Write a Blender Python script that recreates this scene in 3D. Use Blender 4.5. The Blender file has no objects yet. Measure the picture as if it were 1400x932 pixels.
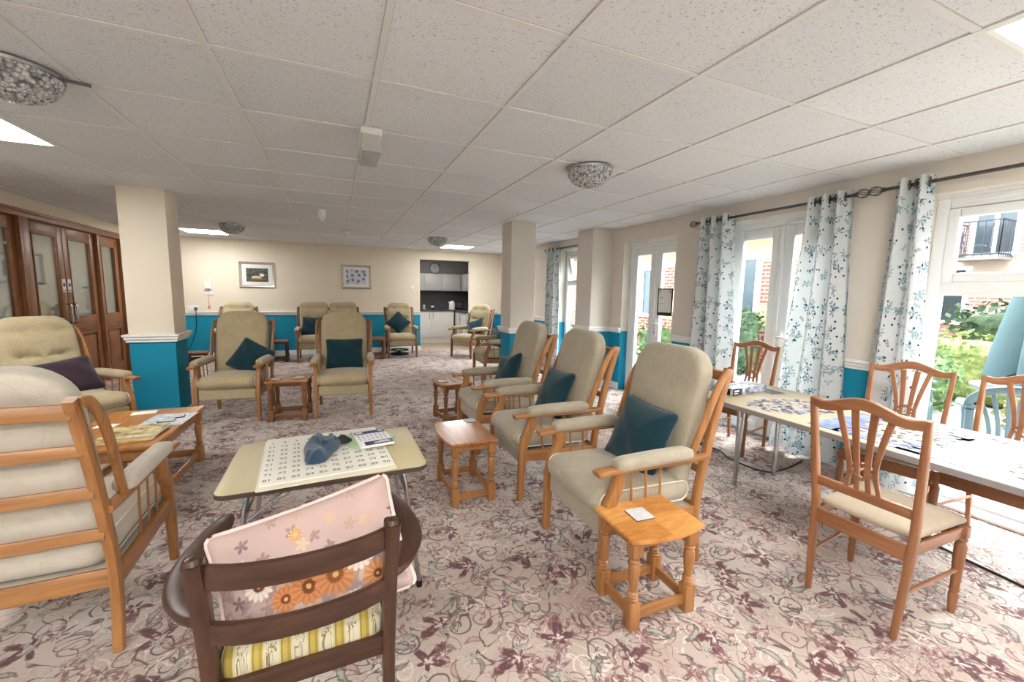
import bpy, bmesh, math, random
from mathutils import Vector, Matrix
R = math.radians
rnd = random.Random(7)
C = bpy.context.scene.collection
PI = math.pi
H0, CEIL = 1.4256, 2.385            # camera height, ceiling height (metres)
XW, XL, YB, YF = 3.88, -3.17, 9.96, -2.2   # window wall, left wall, back wall, wall behind the camera

# ------------------------------------------------------------------ nodes
def lin(c):
    return tuple(((v/12.92) if v <= .04045 else ((v+.055)/1.055)**2.4) for v in [x/255 for x in c]) + (1,)

class G:
    """small node-graph builder"""
    def __init__(s, name):
        s.m = bpy.data.materials.new(name); s.m.use_nodes = True
        s.t = s.m.node_tree; s.t.nodes.clear()
        s.out = s.t.nodes.new('ShaderNodeOutputMaterial')
    def n(s, typ, ins=None, **kw):
        nd = s.t.nodes.new('ShaderNode' + typ)
        for k, v in kw.items(): setattr(nd, k, v)
        for k, v in (ins or {}).items(): s.put(nd.inputs[k], v)
        return nd
    def put(s, sock, v):
        if v is None: return
        if isinstance(v, bpy.types.NodeSocket): s.t.links.new(v, sock)
        else: sock.default_value = v
    def co(s, which='Object'): return s.n('TexCoord').outputs[which]
    def ma(s, op, a, b=None, c=None, clamp=False):
        nd = s.n('Math', operation=op, use_clamp=clamp)
        for i, v in enumerate((a, b, c)):
            if v is not None: s.put(nd.inputs[i], v)
        return nd.outputs[0]
    def ve(s, op, a, b=None, sc=None):
        nd = s.n('VectorMath', operation=op); s.put(nd.inputs[0], a)
        if b is not None: s.put(nd.inputs[1], b)
        if sc is not None: s.put(nd.inputs['Scale'], sc)
        return nd.outputs['Value'] if op in ('LENGTH', 'DOT_PRODUCT') else nd.outputs[0]
    def xyz(s, v):
        nd = s.n('SeparateXYZ', {0: v}); return nd.outputs[0], nd.outputs[1], nd.outputs[2]
    def vec(s, x, y, z=0.): return s.n('CombineXYZ', {0: x, 1: y, 2: z}).outputs[0]
    def noise(s, v, scale=5., det=2., rough=.5, dist=0., col=False):
        nd = s.n('TexNoise', {'Vector': v, 'Scale': scale, 'Detail': det, 'Roughness': rough, 'Distortion': dist})
        return nd.outputs['Color' if col else 'Fac']
    def map(s, v, scale=(1, 1, 1), loc=(0, 0, 0), rot=(0, 0, 0)):
        return s.n('Mapping', {'Vector': v, 'Scale': scale, 'Location': loc, 'Rotation': rot}).outputs[0]
    def vor(s, v, scale, rand=1., feature='F1', dims='2D'):
        return s.n('TexVoronoi', {'Vector': v, 'Scale': scale, 'Randomness': rand}, feature=feature, voronoi_dimensions=dims)
    def mix(s, f, a, b, blend='MIX'):
        nd = s.n('Mix', data_type='RGBA', blend_type=blend)
        s.put(nd.inputs[0], f); s.put(nd.inputs[6], a); s.put(nd.inputs[7], b)
        return nd.outputs[2]
    def step(s, v, lo, hi):               # smooth 0..1 between lo and hi (lo may exceed hi)
        return s.n('MapRange', {0: v, 1: lo, 2: hi, 3: 0., 4: 1.}, interpolation_type='SMOOTHSTEP').outputs[0]
    def ramp(s, f, stops, const=False):
        nd = s.n('ValToRGB', {0: f}); e = nd.color_ramp
        if const: e.interpolation = 'CONSTANT'
        while len(e.elements) < len(stops): e.elements.new(.5)
        for el, (p, c) in zip(e.elements, stops): el.position = p; el.color = c
        return nd.outputs[0]
    def bump(s, h, st=.3, d=.01): return s.n('Bump', {'Height': h, 'Strength': st, 'Distance': d}).outputs[0]
    def pbr(s, col, rough=.6, metal=0., normal=None, spec=.5, trans=None, sheen=0., emit=None, est=0., coat=0.):
        b = s.n('BsdfPrincipled', {'Base Color': col, 'Roughness': rough, 'Metallic': metal, 'Specular IOR Level': spec})
        if normal is not None: s.put(b.inputs['Normal'], normal)
        if sheen: b.inputs['Sheen Weight'].default_value = sheen
        if coat: b.inputs['Coat Weight'].default_value = coat
        if emit is not None: s.put(b.inputs['Emission Color'], emit); b.inputs['Emission Strength'].default_value = est
        sh = b.outputs[0]
        if trans:
            tr = s.n('BsdfTranslucent', {'Color': col}).outputs[0]
            mx = s.n('MixShader', {0: trans}); s.put(mx.inputs[1], sh); s.put(mx.inputs[2], tr); sh = mx.outputs[0]
        s.t.links.new(sh, s.out.inputs[0]); return s.m
    # a rotated local frame at each voronoi cell: returns (x, y, r, theta, random)
    def cells(s, v, scale, rand=.8, fixed=False):
        vo = s.vor(v, scale, rand)
        d = s.ve('SUBTRACT', v, vo.outputs['Position'])
        sc = s.n('SeparateColor', {0: vo.outputs['Color']})
        x, y, _ = s.xyz(d)
        a = s.ma('MULTIPLY', sc.outputs[0], 6.283)
        ca, sa = s.ma('COSINE', a), s.ma('SINE', a)
        X = s.ma('ADD', s.ma('MULTIPLY', x, ca), s.ma('MULTIPLY', y, sa))
        Y = s.ma('SUBTRACT', s.ma('MULTIPLY', y, ca), s.ma('MULTIPLY', x, sa))
        r = s.ma('SQRT', s.ma('ADD', s.ma('MULTIPLY', x, x), s.ma('MULTIPLY', y, y)))
        th = s.ma('ARCTAN2', Y, X)
        return X, Y, r, th, sc.outputs[1], sc.outputs[2]

MATS = {}
def plain(name, rgb, rough=.6, metal=0., spec=.5, var=.06, scale=30., bump=0., coat=0.):
    if name in MATS: return MATS[name]
    g = G(name); c = lin(rgb); v = g.co()
    f = g.noise(v, scale, 3.)
    d = tuple(x*(1-var) for x in c[:3]) + (1,); l = tuple(min(1, x*(1+var)) for x in c[:3]) + (1,)
    col = g.mix(f, d, l)
    nm = g.bump(g.noise(v, scale*6, 2.), bump, .004) if bump else None
    MATS[name] = g.pbr(col, rough, metal, nm, spec, coat=coat); return MATS[name]
def wood(name, dark, light, axis='z', rough=.38):
    k = name + axis
    if k in MATS: return MATS[k]
    g = G(k); v = g.co()
    sc = {'x': (2.2, 26, 26), 'y': (26, 2.2, 26), 'z': (26, 26, 2.2)}[axis]
    m = g.map(v, sc)
    f = g.noise(m, 1.4, 5., .6, .6); f2 = g.noise(v, 3.5, 2.)
    f = g.ma('ADD', g.ma('MULTIPLY', f, .75), g.ma('MULTIPLY', f2, .25))
    col = g.ramp(f, [(.32, lin(dark)), (.66, lin(light))])
    MATS[k] = g.pbr(col, rough, 0., g.bump(f, .08, .003), .45); return MATS[k]
OAKC = ('oak', (136, 92, 54), (178, 128, 82))
def oak(a='z'): return wood(*OAKC, a)
def honey(a='z'): return wood('honey_oak', (142, 94, 54), (184, 130, 80), a, .33)
def brownoak(a='z'): return wood('brown_oak', (112, 72, 44), (150, 104, 66), a)
def cherry(a='z'): return wood('cherry', (128, 82, 54), (166, 114, 78), a, .34)
def walnut(a='z'): return wood('walnut', (52, 32, 24), (82, 54, 40), a, .3)
def mahog(a='z'): return wood('mahogany', (118, 76, 48), (160, 108, 70), a, .4)

def m_fabric(name, base, dark, scale=9., bump=.25):
    if name in MATS: return MATS[name]
    g = G(name); v = g.co()
    vein = g.step(g.ma('ABSOLUTE', g.ma('SUBTRACT', g.noise(v, scale, 3., .6, 1.2), .5)), .0, .05)
    f = g.noise(v, scale*.6, 4., .65)
    col = g.mix(f, lin(dark), lin(base))
    col = g.mix(g.ma('MULTIPLY', g.ma('SUBTRACT', 1., vein), .3), col, lin(dark))
    col = g.mix(g.ma('MULTIPLY', g.noise(v, 220., 2.), .22), col, lin(tuple(int(x*.8) for x in dark)))
    h = g.ma('ADD', g.ma('MULTIPLY', vein, .5), g.noise(v, 160., 2.))
    MATS[name] = g.pbr(col, .92, 0., g.bump(h, bump, .004), .15, sheen=.3); return MATS[name]
F_BEIGE = lambda: m_fabric('beige_chenille', (192, 182, 162), (158, 148, 128))
F_PALE = lambda: m_fabric('pale_chenille', (224, 217, 204), (190, 179, 162), 6.)
F_CREAM = lambda: m_fabric('cream_chenille', (200, 186, 152), (164, 148, 116), 7.)
F_TEAL = lambda: m_fabric('teal_velvet', (28, 66, 76), (14, 46, 56), 14., .12)
F_PURPLE = lambda: m_fabric('purple_velvet', (66, 48, 62), (46, 32, 44), 14., .12)
F_BLUE = lambda: m_fabric('blue_towelling', (64, 92, 116), (40, 62, 84), 22., .6)
F_SEAT = lambda: m_fabric('taupe_seat', (186, 172, 150), (164, 148, 126), 12., .1)

def m_wall(name='two_tone_wall_paint', ca=(226, 215, 196), cb=(233, 223, 205)):
    g = G(name); v = g.co(); x, y, z = g.xyz(v)
    f = g.noise(v, 3., 4.)
    cream = g.mix(f, lin(ca), lin(cb))
    teal = g.mix(f, lin((28, 140, 172)), lin((36, 150, 182)))
    col = g.mix(g.ma('GREATER_THAN', z, .885), teal, cream)
    return g.pbr(col, .75, 0., g.bump(g.noise(v, 180., 2.), .08, .002), .25)
def m_ceiling():
    g = G('mineral_fibre_tile'); v = g.co()
    x, y, z = g.xyz(v)
    # each tile a shade of its own, small fissures, shadow gap beside the bars painted as a dark hairline
    tx = g.ma('DIVIDE', g.ma('SUBTRACT', x, -.447), .648); ty = g.ma('DIVIDE', g.ma('SUBTRACT', y, 1.4715), .648)
    cell = g.n('TexWhiteNoise', {'Vector': g.vec(g.ma('FLOOR', tx), g.ma('FLOOR', ty))}, noise_dimensions='2D').outputs[0]
    pits = g.step(g.noise(g.map(v, (1, 1.6, 1)), 75., 2., .6, .8), .635, .67)
    pits2 = g.step(g.noise(g.map(v, (1.5, 1, 1), (3, 7, 0)), 110., 2., .5, .5), .65, .69)
    p = g.ma('MAXIMUM', pits, pits2)
    base = g.mix(cell, lin((222, 225, 228)), lin((230, 232, 235)))
    col = g.mix(g.ma('MULTIPLY', p, .6), base, lin((128, 127, 126)))
    def edge(t):
        fr = g.ma('FRACT', t); e = g.ma('MINIMUM', fr, g.ma('SUBTRACT', 1., fr))
        return g.ma('LESS_THAN', e, .0235)
    ed = g.ma('MULTIPLY', g.ma('MAXIMUM', edge(tx), edge(ty)), .55)
    col = g.mix(ed, col, lin((110, 108, 106)))
    return g.pbr(col, .9, 0., g.bump(g.ma('SUBTRACT', 1., p), .2, .003), .1)
def m_carpet():
    g = G('floral_carpet'); v = g.co()
    w = g.ve('SUBTRACT', g.noise(v, 5., 2., .5, 0., True), (.5, .5, .5))
    P = g.ve('ADD', v, g.ve('SCALE', w, None, .07)); x, y, z = g.xyz(P); P = g.vec(x, y, 0.)
    f0 = g.noise(v, 1.1, 3.)
    col = g.ramp(f0, [(.35, lin((186, 167, 155))), (.5, lin((200, 184, 173))), (.65, lin((213, 202, 193)))])
    fine = g.noise(v, 160., 2.)
    # speckled rose shading around the motifs
    shade = g.ma('MULTIPLY', g.step(g.noise(v, 3.2, 2., .5, .5), .52, .68), g.step(g.noise(v, 70., 2.), .40, .60))
    col = g.mix(g.ma('MULTIPLY', shade, .55), col, lin((140, 96, 92)))
    # vines: iso-lines of a smooth noise
    def vine(scale, lo, colr, amt, loc, hi=None):
        n = g.noise(g.map(v, (1, 1, 1), loc), scale, 1., .4, 1.4)
        d = g.ma('ABSOLUTE', g.ma('SUBTRACT', n, .5))
        gate = g.step(g.noise(g.map(v, (1, 1, 1), loc), 4.3, 1.), .42, .50)
        return g.mix(g.ma('MULTIPLY', g.ma('MULTIPLY', g.step(d, lo, lo*.35), gate), amt), col, lin(colr))
    col = vine(6.5, .020, (84, 72, 70), .9, (0, 0, 0))
    col = vine(7.5, .016, (236, 228, 218), .65, (5, 2, 0))
    col = vine(9., .016, (126, 84, 84), .8, (9, 4, 3))
    # curled leaves
    def leaf(scale, off, L, W, k, c_out, c_in, amt):
        nonlocal col
        X, Y, r, th, q, q2 = g.cells(g.ve('ADD', P, off), scale, .85)
        Yc = g.ma('SUBTRACT', Y, g.ma('MULTIPLY', g.ma('MULTIPLY', X, X), k))
        e = g.ma('SQRT', g.ma('ADD', g.ma('POWER', g.ma('ABSOLUTE', g.ma('DIVIDE', X, L)), 2.), g.ma('POWER', g.ma('ABSOLUTE', g.ma('DIVIDE', Yc, W)), 2.)))
        e = g.ma('ADD', e, g.ma('MULTIPLY', g.ma('SUBTRACT', g.noise(v, 75., 3.), .5), 1.1))
        keep = g.ma('GREATER_THAN', q, .3)
        cc = g.mix(g.step(e, .3, .95), lin(c_in), lin(c_out))
        col = g.mix(g.ma('MULTIPLY', g.ma('MULTIPLY', g.step(e, 1.1, .85), keep), amt), col, cc)
    # spiral tendrils, one to a cell
    def curl(scale, off, rad, w, c, amt, kmin):
        nonlocal col
        X, Y, r, th, q, q2 = g.cells(g.ve('ADD', P, off), scale, .9)
        tt = g.ma('DIVIDE', g.ma('ADD', th, PI), 2*PI)
        m = None
        for turn in (.30, .86):
            rr = g.ma('MULTIPLY', g.ma('ADD', turn-.2, g.ma('MULTIPLY', tt, .56)), rad)
            k = g.step(g.ma('ABSOLUTE', g.ma('SUBTRACT', r, rr)), w, w*.4)
            if turn > .5: k = g.ma('MULTIPLY', k, g.ma('LESS_THAN', tt, .62))
            m = k if m is None else g.ma('MAXIMUM', m, k)
        col = g.mix(g.ma('MULTIPLY', g.ma('MULTIPLY', m, g.ma('GREATER_THAN', q, kmin)), amt), col, lin(c))
    curl(4.2, (1.3, 2.2, 0), .075, .0055, (82, 70, 70), .85, .2)
    curl(5.0, (6.3, 3.7, 0), .060, .006, (234, 224, 214), .6, .3)
    curl(4.8, (2.8, 7.7, 0), .055, .005, (132, 90, 90), .75, .3)
    leaf(5.4, (3.1, 1.7, 0), .062, .017, 7., (76, 78, 76), (180, 178, 166), .9)
    leaf(6.6, (7.3, 4.2, 0), .045, .014, 10., (104, 62, 68), (196, 158, 152), .75)
    leaf(7.4, (1.9, 8.6, 0), .040, .011, -13., (78, 72, 70), (132, 126, 116), .75)
    # flower heads
    def flower(scale, off, rad, npet, c0, c1, c2, amt, kmin):
        nonlocal col
        X, Y, r, th, q, q2 = g.cells(g.ve('ADD', P, off), scale, .8)
        lob = g.ma('ADD', .62, g.ma('MULTIPLY', g.ma('COSINE', g.ma('MULTIPLY', th, npet)), .34))
        lob = g.ma('MULTIPLY', lob, g.ma('ADD', .72, g.ma('MULTIPLY', g.ma('COSINE', th), .42)))
        e = g.ma('DIVIDE', r, g.ma('MULTIPLY', lob, rad))
        e = g.ma('ADD', e, g.ma('MULTIPLY', g.ma('SUBTRACT', g.noise(v, 55., 4.), .5), 1.1))
        cc = g.ramp(e, [(.12, lin(c0)), (.36, lin(c1)), (.62, lin(c2)), (.9, lin(c1))])
        col = g.mix(g.ma('MULTIPLY', g.ma('MULTIPLY', g.step(e, 1.15, .8), g.ma('GREATER_THAN', q, kmin)), amt), col, cc)
    flower(3.9, (0, 0, 0), .105, 5., (222, 214, 206), (118, 66, 72), (78, 44, 52), .95, .2)
    flower(4.9, (5.2, 2.9, 0), .065, 7., (214, 212, 208), (170, 130, 128), (96, 52, 60), .9, .3)
    flower(5.8, (2.4, 6.1, 0), .05, 6., (118, 118, 114), (204, 198, 190), (146, 140, 130), .85, .4)
    col = g.mix(g.ma('MULTIPLY', fine, .28), col, lin((120, 98, 92)))
    return g.pbr(col, .97, 0., g.bump(g.noise(v, 260., 2.), .35, .006), .08, sheen=.25)
def m_curtain():
    g = G('leaf_print_curtain'); v = g.co('UV')
    col = g.mix(g.noise(v, 14., 3.), lin((206, 211, 213)), lin((220, 224, 224)))
    def sprig(scale, off, rad, n, c, amt, keep, half=True, p=.6):
        nonlocal col
        X, Y, r, th, q, q2 = g.cells(g.ve('ADD', v, off), scale, .75)
        l = g.ma('POWER', g.ma('ABSOLUTE', g.ma('COSINE', g.ma('MULTIPLY', th, n))), p)
        if half: l = g.ma('MULTIPLY', l, g.step(g.ma('ABSOLUTE', th), 1.9, 1.5))
        inner = g.step(r, rad*.18, rad*.32)
        e = g.ma('DIVIDE', r, g.ma('ADD', g.ma('MULTIPLY', l, rad), .0001))
        m = g.ma('MULTIPLY', g.ma('MULTIPLY', g.step(e, 1.05, .88), inner), g.ma('GREATER_THAN', q, keep))
        cc = g.mix(g.ma('MULTIPLY', q2, .75), lin(c), lin((168, 196, 196)))
        col = g.mix(g.ma('MULTIPLY', m, amt), col, cc)
    def leaves(scale, off, items, stem, c, c2, amt, keep):
        """a sprig in every cell: pointed leaves (cx, cy, angle, length, width) along a thin stem"""
        nonlocal col
        X, Y, r, th, q, q2 = g.cells(g.ve('ADD', v, off), scale, .75); m = None
        for cx, cy, a, L, W in items:
            ca, sa = math.cos(R(a)), math.sin(R(a)); dx, dy = g.ma('SUBTRACT', X, cx), g.ma('SUBTRACT', Y, cy)
            u = g.ma('ADD', g.ma('MULTIPLY', dx, ca/L), g.ma('MULTIPLY', dy, sa/L)); w = g.ma('SUBTRACT', g.ma('MULTIPLY', dy, ca/W), g.ma('MULTIPLY', dx, sa/W))
            e = g.ma('ADD', g.ma('POWER', g.ma('ABSOLUTE', u), 1.5), g.ma('ABSOLUTE', w))
            m = e if m is None else g.ma('MINIMUM', m, e)
        k = g.step(m, 1.08, .92)
        if stem: k = g.ma('MAXIMUM', k, g.ma('MULTIPLY', g.ma('LESS_THAN', g.ma('ABSOLUTE', Y), .0014), g.ma('LESS_THAN', g.ma('ABSOLUTE', X), stem)))
        col = g.mix(g.ma('MULTIPLY', g.ma('MULTIPLY', k, g.ma('GREATER_THAN', q, keep)), amt), col, g.mix(g.ma('MULTIPLY', q2, .8), lin(c), lin(c2)))
    leaves(5.6, (0, 0, 0), [(-.030, .014, 140, .020, .008), (-.020, -.016, 215, .021, .009), (.004, .016, 50, .020, .008), (.012, -.015, -48, .020, .008), (.036, .013, 40, .018, .007), (.040, -.012, -35, .016, .007), (.062, 0, 0, .016, .006)], .055, (62, 108, 130), (150, 182, 188), .92, .25)
    leaves(6.6, (3.3, 5.1, 0), [(.026, 0, 0, .026, .006), (.018, .020, 48, .026, .006), (-.004, .027, 96, .026, .005), (.018, -.020, -48, .026, .006), (-.006, -.027, -100, .022, .005)], .0, (70, 104, 132), (142, 170, 180), .85, .4)
    leaves(7.4, (7.7, 1.4, 0), [(-.02, .010, 90, .013, .004), (-.008, .012, 88, .014, .004), (.004, .011, 92, .014, .004), (.016, .010, 90, .012, .004), (.026, .008, 88, .010, .004)], .03, (58, 82, 108), (130, 160, 170), .85, .5)
    leaves(8.2, (1.2, 9.1, 0), [(0, .016, 90, .016, .010), (.020, -.004, -10, .018, .010), (-.018, -.006, 195, .017, .010)], .0, (100, 138, 146), (160, 188, 190), .8, .5)
    X, Y, r, th, q, q2 = g.cells(g.ve('ADD', v, (4., 4., 0)), 16., .9)
    col = g.mix(g.ma('MULTIPLY', g.ma('LESS_THAN', r, .009), g.ma('GREATER_THAN', q, .6)), col, lin((44, 66, 96)))
    return g.pbr(col, .9, 0., None, .1, trans=.16)
def m_glass(name='window_glass', lo=.0, tint=.97):
    g = G(name)
    fr = g.n('LayerWeight', {'Blend': .12}).outputs['Fresnel']
    a = g.n('BsdfTransparent', {'Color': (tint, tint+.015, tint, 1)}).outputs[0]; b = g.n('BsdfGlossy', {'Roughness': .02}).outputs[0]
    mx = g.n('MixShader', {0: g.ma('ADD', g.ma('MULTIPLY', fr, .6), lo)}); g.put(mx.inputs[1], a); g.put(mx.inputs[2], b)
    g.t.links.new(mx.outputs[0], g.out.inputs[0]); return g.m
def m_emit(name, c, st):
    g = G(name); e = g.n('Emission', {'Color': c, 'Strength': st}); g.t.links.new(e.outputs[0], g.out.inputs[0]); return g.m
def m_brick(name, scale=1., c1=(164, 88, 70), c2=(146, 74, 60), mortar=(170, 156, 144), bandc=(186, 168, 120)):
    g = G(name); x, y, z = g.xyz(g.co()); v = g.vec(y, z)
    b = g.n('TexBrick', {'Vector': v, 'Color1': lin(c1), 'Color2': lin(c2), 'Mortar': lin(mortar), 'Scale': scale, 'Mortar Size': .012, 'Brick Width': .225, 'Row Height': .075})
    # cream stone bands every metre and a half
    band = g.ma('LESS_THAN', g.ma('FRACT', g.ma('DIVIDE', g.ma('ADD', z, .35), 1.25)), .34)
    col = g.mix(band, b.outputs[0], lin(bandc))
    return g.pbr(col, .85)
def m_leaf(name, a, b, c):
    g = G(name); v = g.co(); f = g.noise(v, 9., 4., .7)
    col = g.ramp(f, [(.3, lin(a)), (.5, lin(b)), (.7, lin(c))]); return g.pbr(col, .7, trans=.15)
def m_seatstripe():
    g = G('yellow_striped_brocade'); v = g.co(); x, y, z = g.xyz(v)
    t = g.ma('FRACT', g.ma('DIVIDE', x, .068))
    col = g.ramp(t, [(0, lin((190, 180, 148))), (.06, lin((150, 130, 52))), (.13, lin((176, 156, 84))), (.30, lin((160, 138, 62))), (.42, lin((190, 180, 148))), (.50, lin((198, 190, 164)))], True)
    # scroll figure in the cream stripe
    n = g.ma('ABSOLUTE', g.ma('SUBTRACT', g.noise(g.map(v, (1, 1, 0)), 85., 1., .5, 1.), .5))
    fig = g.ma('MULTIPLY', g.step(n, .06, .02), g.ma('GREATER_THAN', t, .55))
    col = g.mix(g.ma('MULTIPLY', fig, g.ma('LESS_THAN', t, .93)), col, lin((128, 112, 84)))
    return g.pbr(col, .85, 0., g.bump(g.noise(v, 300., 1.), .2, .002), .2)
def m_floral():
    g = G('pink_floral_cotton'); v = g.co(); x, y, z = g.xyz(v); P = g.vec(x, y, 0.)
    col = g.mix(g.noise(v, 6., 3.), lin((186, 158, 151)), lin((204, 180, 172)))
    # grey foliage wash behind the flowers
    band = g.step(g.ma('ABSOLUTE', g.ma('ADD', y, .07)), .12, .04)
    wash = g.ma('MULTIPLY', g.step(g.noise(v, 16., 3., .6, 1.), .48, .56), band)
    col = g.mix(g.ma('MULTIPLY', wash, .8), col, lin((150, 132, 130)))
    X, Y, r, th, q, q2 = g.cells(g.ve('ADD', P, (2., 3., 0)), 22., .8)
    e = g.ma('DIVIDE', r, g.ma('ADD', .004, g.ma('MULTIPLY', g.ma('ABSOLUTE', g.ma('COSINE', g.ma('MULTIPLY', th, 2.5))), .016)))
    small = g.ma('MULTIPLY', g.ma('MULTIPLY', g.step(e, 1.1, .9), g.ma('GREATER_THAN', q, .55)), g.step(g.ma('ABSOLUTE', g.ma('ADD', y, .02)), .22, .12))
    col = g.mix(small, col, g.mix(q2, lin((120, 100, 110)), lin((226, 190, 160))))
    def fl(cx, cy, rad, n, c_pet, c_edge, c_mid, mid):
        nonlocal col
        dx, dy = g.ma('SUBTRACT', x, cx), g.ma('SUBTRACT', y, cy)
        r = g.ma('SQRT', g.ma('ADD', g.ma('MULTIPLY', dx, dx), g.ma('MULTIPLY', dy, dy))); th = g.ma('ARCTAN2', dy, dx)
        lob = g.ma('ADD', .80, g.ma('MULTIPLY', g.ma('ABSOLUTE', g.ma('SINE', g.ma('MULTIPLY', th, n/2))), .2))
        e = g.ma('ADD', g.ma('DIVIDE', r, g.ma('MULTIPLY', lob, rad)), g.ma('MULTIPLY', g.ma('SUBTRACT', g.noise(v, 70., 2.), .5), .18))
        st = g.ma('ADD', .5, g.ma('MULTIPLY', g.ma('COSINE', g.ma('MULTIPLY', th, n)), .5))
        cc = g.mix(g.ma('MULTIPLY', st, .55), lin(c_pet), lin(c_edge))
        cc = g.mix(g.step(e, mid+.06, mid-.06), cc, lin(c_mid))
        cc = g.mix(g.step(e, mid*.45, mid*.3), cc, lin((216, 178, 110)))
        col = g.mix(g.step(e, 1.03, .95), col, cc)
    OR, OE, OM = (206, 140, 92), (166, 98, 62), (120, 70, 46)
    fl(.167, -.094, .045, 12., (214, 156, 112), OE, OM, .3); fl(-.079, -.055, .038, 12., OR, OE, OM, .35)
    fl(-.017, -.048, .052, 14., OR, OE, OM, .4); fl(.057, -.045, .062, 16., (208, 146, 100), OE, (140, 84, 54), .4)
    W, WE, WM = (232, 220, 208), (204, 186, 176), (110, 66, 60)
    fl(-.138, .004, .040, 14., W, WE, WM, .42); fl(.129, -.02, .046, 14., W, WE, WM, .42)
    fl(-.009, -.142, .03, 12., W, (210, 170, 130), WM, .4); fl(.03, -.155, .028, 12., (226, 196, 160), WE, WM, .4); fl(.09, -.135, .03, 12., W, WE, WM, .4)
    fl(-.024, .10, .020, 10., (226, 180, 130), OE, (224, 200, 140), .3)
    return g.pbr(col, .85, 0., g.bump(g.noise(v, 30., 3.), .12, .01), .2)

# ------------------------------------------------------------------ meshes
def tagf(bm, n0, mi):
    bm.faces.ensure_lookup_table()
    for f in bm.faces[n0:]: f.material_index = mi
def frame(origin, right, up):
    r = Vector(right).normalized(); n = r.cross(Vector(up)).normalized(); u = n.cross(r).normalized()
    m = Matrix.Identity(4)
    for i in range(3): m[i][0], m[i][1], m[i][2], m[i][3] = r[i], u[i], n[i], origin[i]
    return m
def box(bm, c, s, bev=0., mi=0, rz=0., M=None):
    t = bmesh.new(); bmesh.ops.create_cube(t, size=1.)
    for v in t.verts: v.co = Vector((v.co.x*s[0], v.co.y*s[1], v.co.z*s[2]))
    if bev: bmesh.ops.bevel(t, geom=list(t.edges), offset=bev, segments=2, affect='EDGES', profile=.5)
    m = Matrix.Translation(c) @ Matrix.Rotation(rz, 4, 'Z')
    if M: m = M @ m
    join(bm, t, m, mi)
def b2(bm, a, b, bev=0., mi=0, M=None):
    box(bm, [(a[i]+b[i])/2 for i in range(3)], [abs(b[i]-a[i]) for i in range(3)], bev, mi, 0., M)
def join(bm, t, m=None, mi=0):
    vs = [bm.verts.new((m @ v.co) if m else v.co) for v in t.verts]
    t.verts.index_update()
    for f in t.faces:
        nf = bm.faces.new([vs[v.index] for v in f.verts]); nf.material_index = mi if mi is not None else f.material_index
    t.free()
def prof_rect(w, h, r=.2):
    """rounded rectangle w x h as 2-D points; r = corner share"""
    rr = min(w, h)*r; o = []
    for cx, cy, a0 in ((1, 1, 0), (-1, 1, 90), (-1, -1, 180), (1, -1, 270)):
        for a in (0, 45, 90):
            q = R(a0+a); o.append((cx*(w/2-rr)+rr*math.cos(q), cy*(h/2-rr)+rr*math.sin(q)))
    return o
def prof_circ(r, n=10): return [(r*math.cos(2*PI*i/n), r*math.sin(2*PI*i/n)) for i in range(n)]
def smooth_path(pts, n=4):
    """Catmull-Rom through the points"""
    P = [Vector(p) for p in pts]; o = []
    for i in range(len(P)-1):
        a, b, c, d = P[max(i-1, 0)], P[i], P[i+1], P[min(i+2, len(P)-1)]
        for k in range(n):
            t = k/n
            o.append(.5*((2*b)+(c-a)*t+(2*a-5*b+4*c-d)*t*t+(3*b-a-3*c+d)*t**3))
    o.append(P[-1]); return o
def sweep(bm, pts, prof, ref=(1, 0, 0), scale=None, mi=0, closed=False):
    """profile (a along ref, b across) carried along pts; scale: list or function of 0..1 giving (sa, sb)"""
    P = [Vector(p) for p in pts]; n = len(P); rings = []
    for i in range(n):
        if closed: T = (P[(i+1) % n]-P[i-1]).normalized()
        else: T = (P[min(i+1, n-1)]-P[max(i-1, 0)]).normalized()
        A = Vector(ref) - T*Vector(ref).dot(T)
        if A.length < 1e-4: A = Vector((0, 0, 1)) - T*T.z
        A.normalize(); B = T.cross(A)
        if scale is None: sa = sb = 1.
        elif callable(scale): sa, sb = scale(i/(n-1))
        else: sa, sb = scale[i]
        rings.append([bm.verts.new(P[i]+A*(a*sa)+B*(b*sb)) for a, b in prof])
    k = len(prof); n0 = len(bm.faces)
    for i in range(n if closed else n-1):
        r0, r1 = rings[i], rings[(i+1) % n]
        for j in range(k): bm.faces.new((r0[j], r0[(j+1) % k], r1[(j+1) % k], r1[j]))
    if not closed:
        bm.faces.new(rings[0][::-1]); bm.faces.new(rings[-1])
    tagf(bm, n0, mi)
def tube(bm, pts, r, n=8, mi=0, closed=False): sweep(bm, pts, prof_circ(r, n), (1, 0, .01), None, mi, closed)
def lathe(bm, prof, c=(0, 0, 0), n=14, mi=0, M=None, cap=True):
    rings = []; n0 = len(bm.faces)
    for r, z in prof:
        ring = []
        for i in range(n):
            p = Vector((r*math.cos(2*PI*i/n), r*math.sin(2*PI*i/n), z)) + Vector(c)
            ring.append(bm.verts.new(M @ p if M else p))
        rings.append(ring)
    for a, b in zip(rings, rings[1:]):
        for i in range(n): bm.faces.new((a[i], a[(i+1) % n], b[(i+1) % n], b[i]))
    if cap: bm.faces.new(rings[0][::-1]); bm.faces.new(rings[-1])
    tagf(bm, n0, mi)
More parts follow.
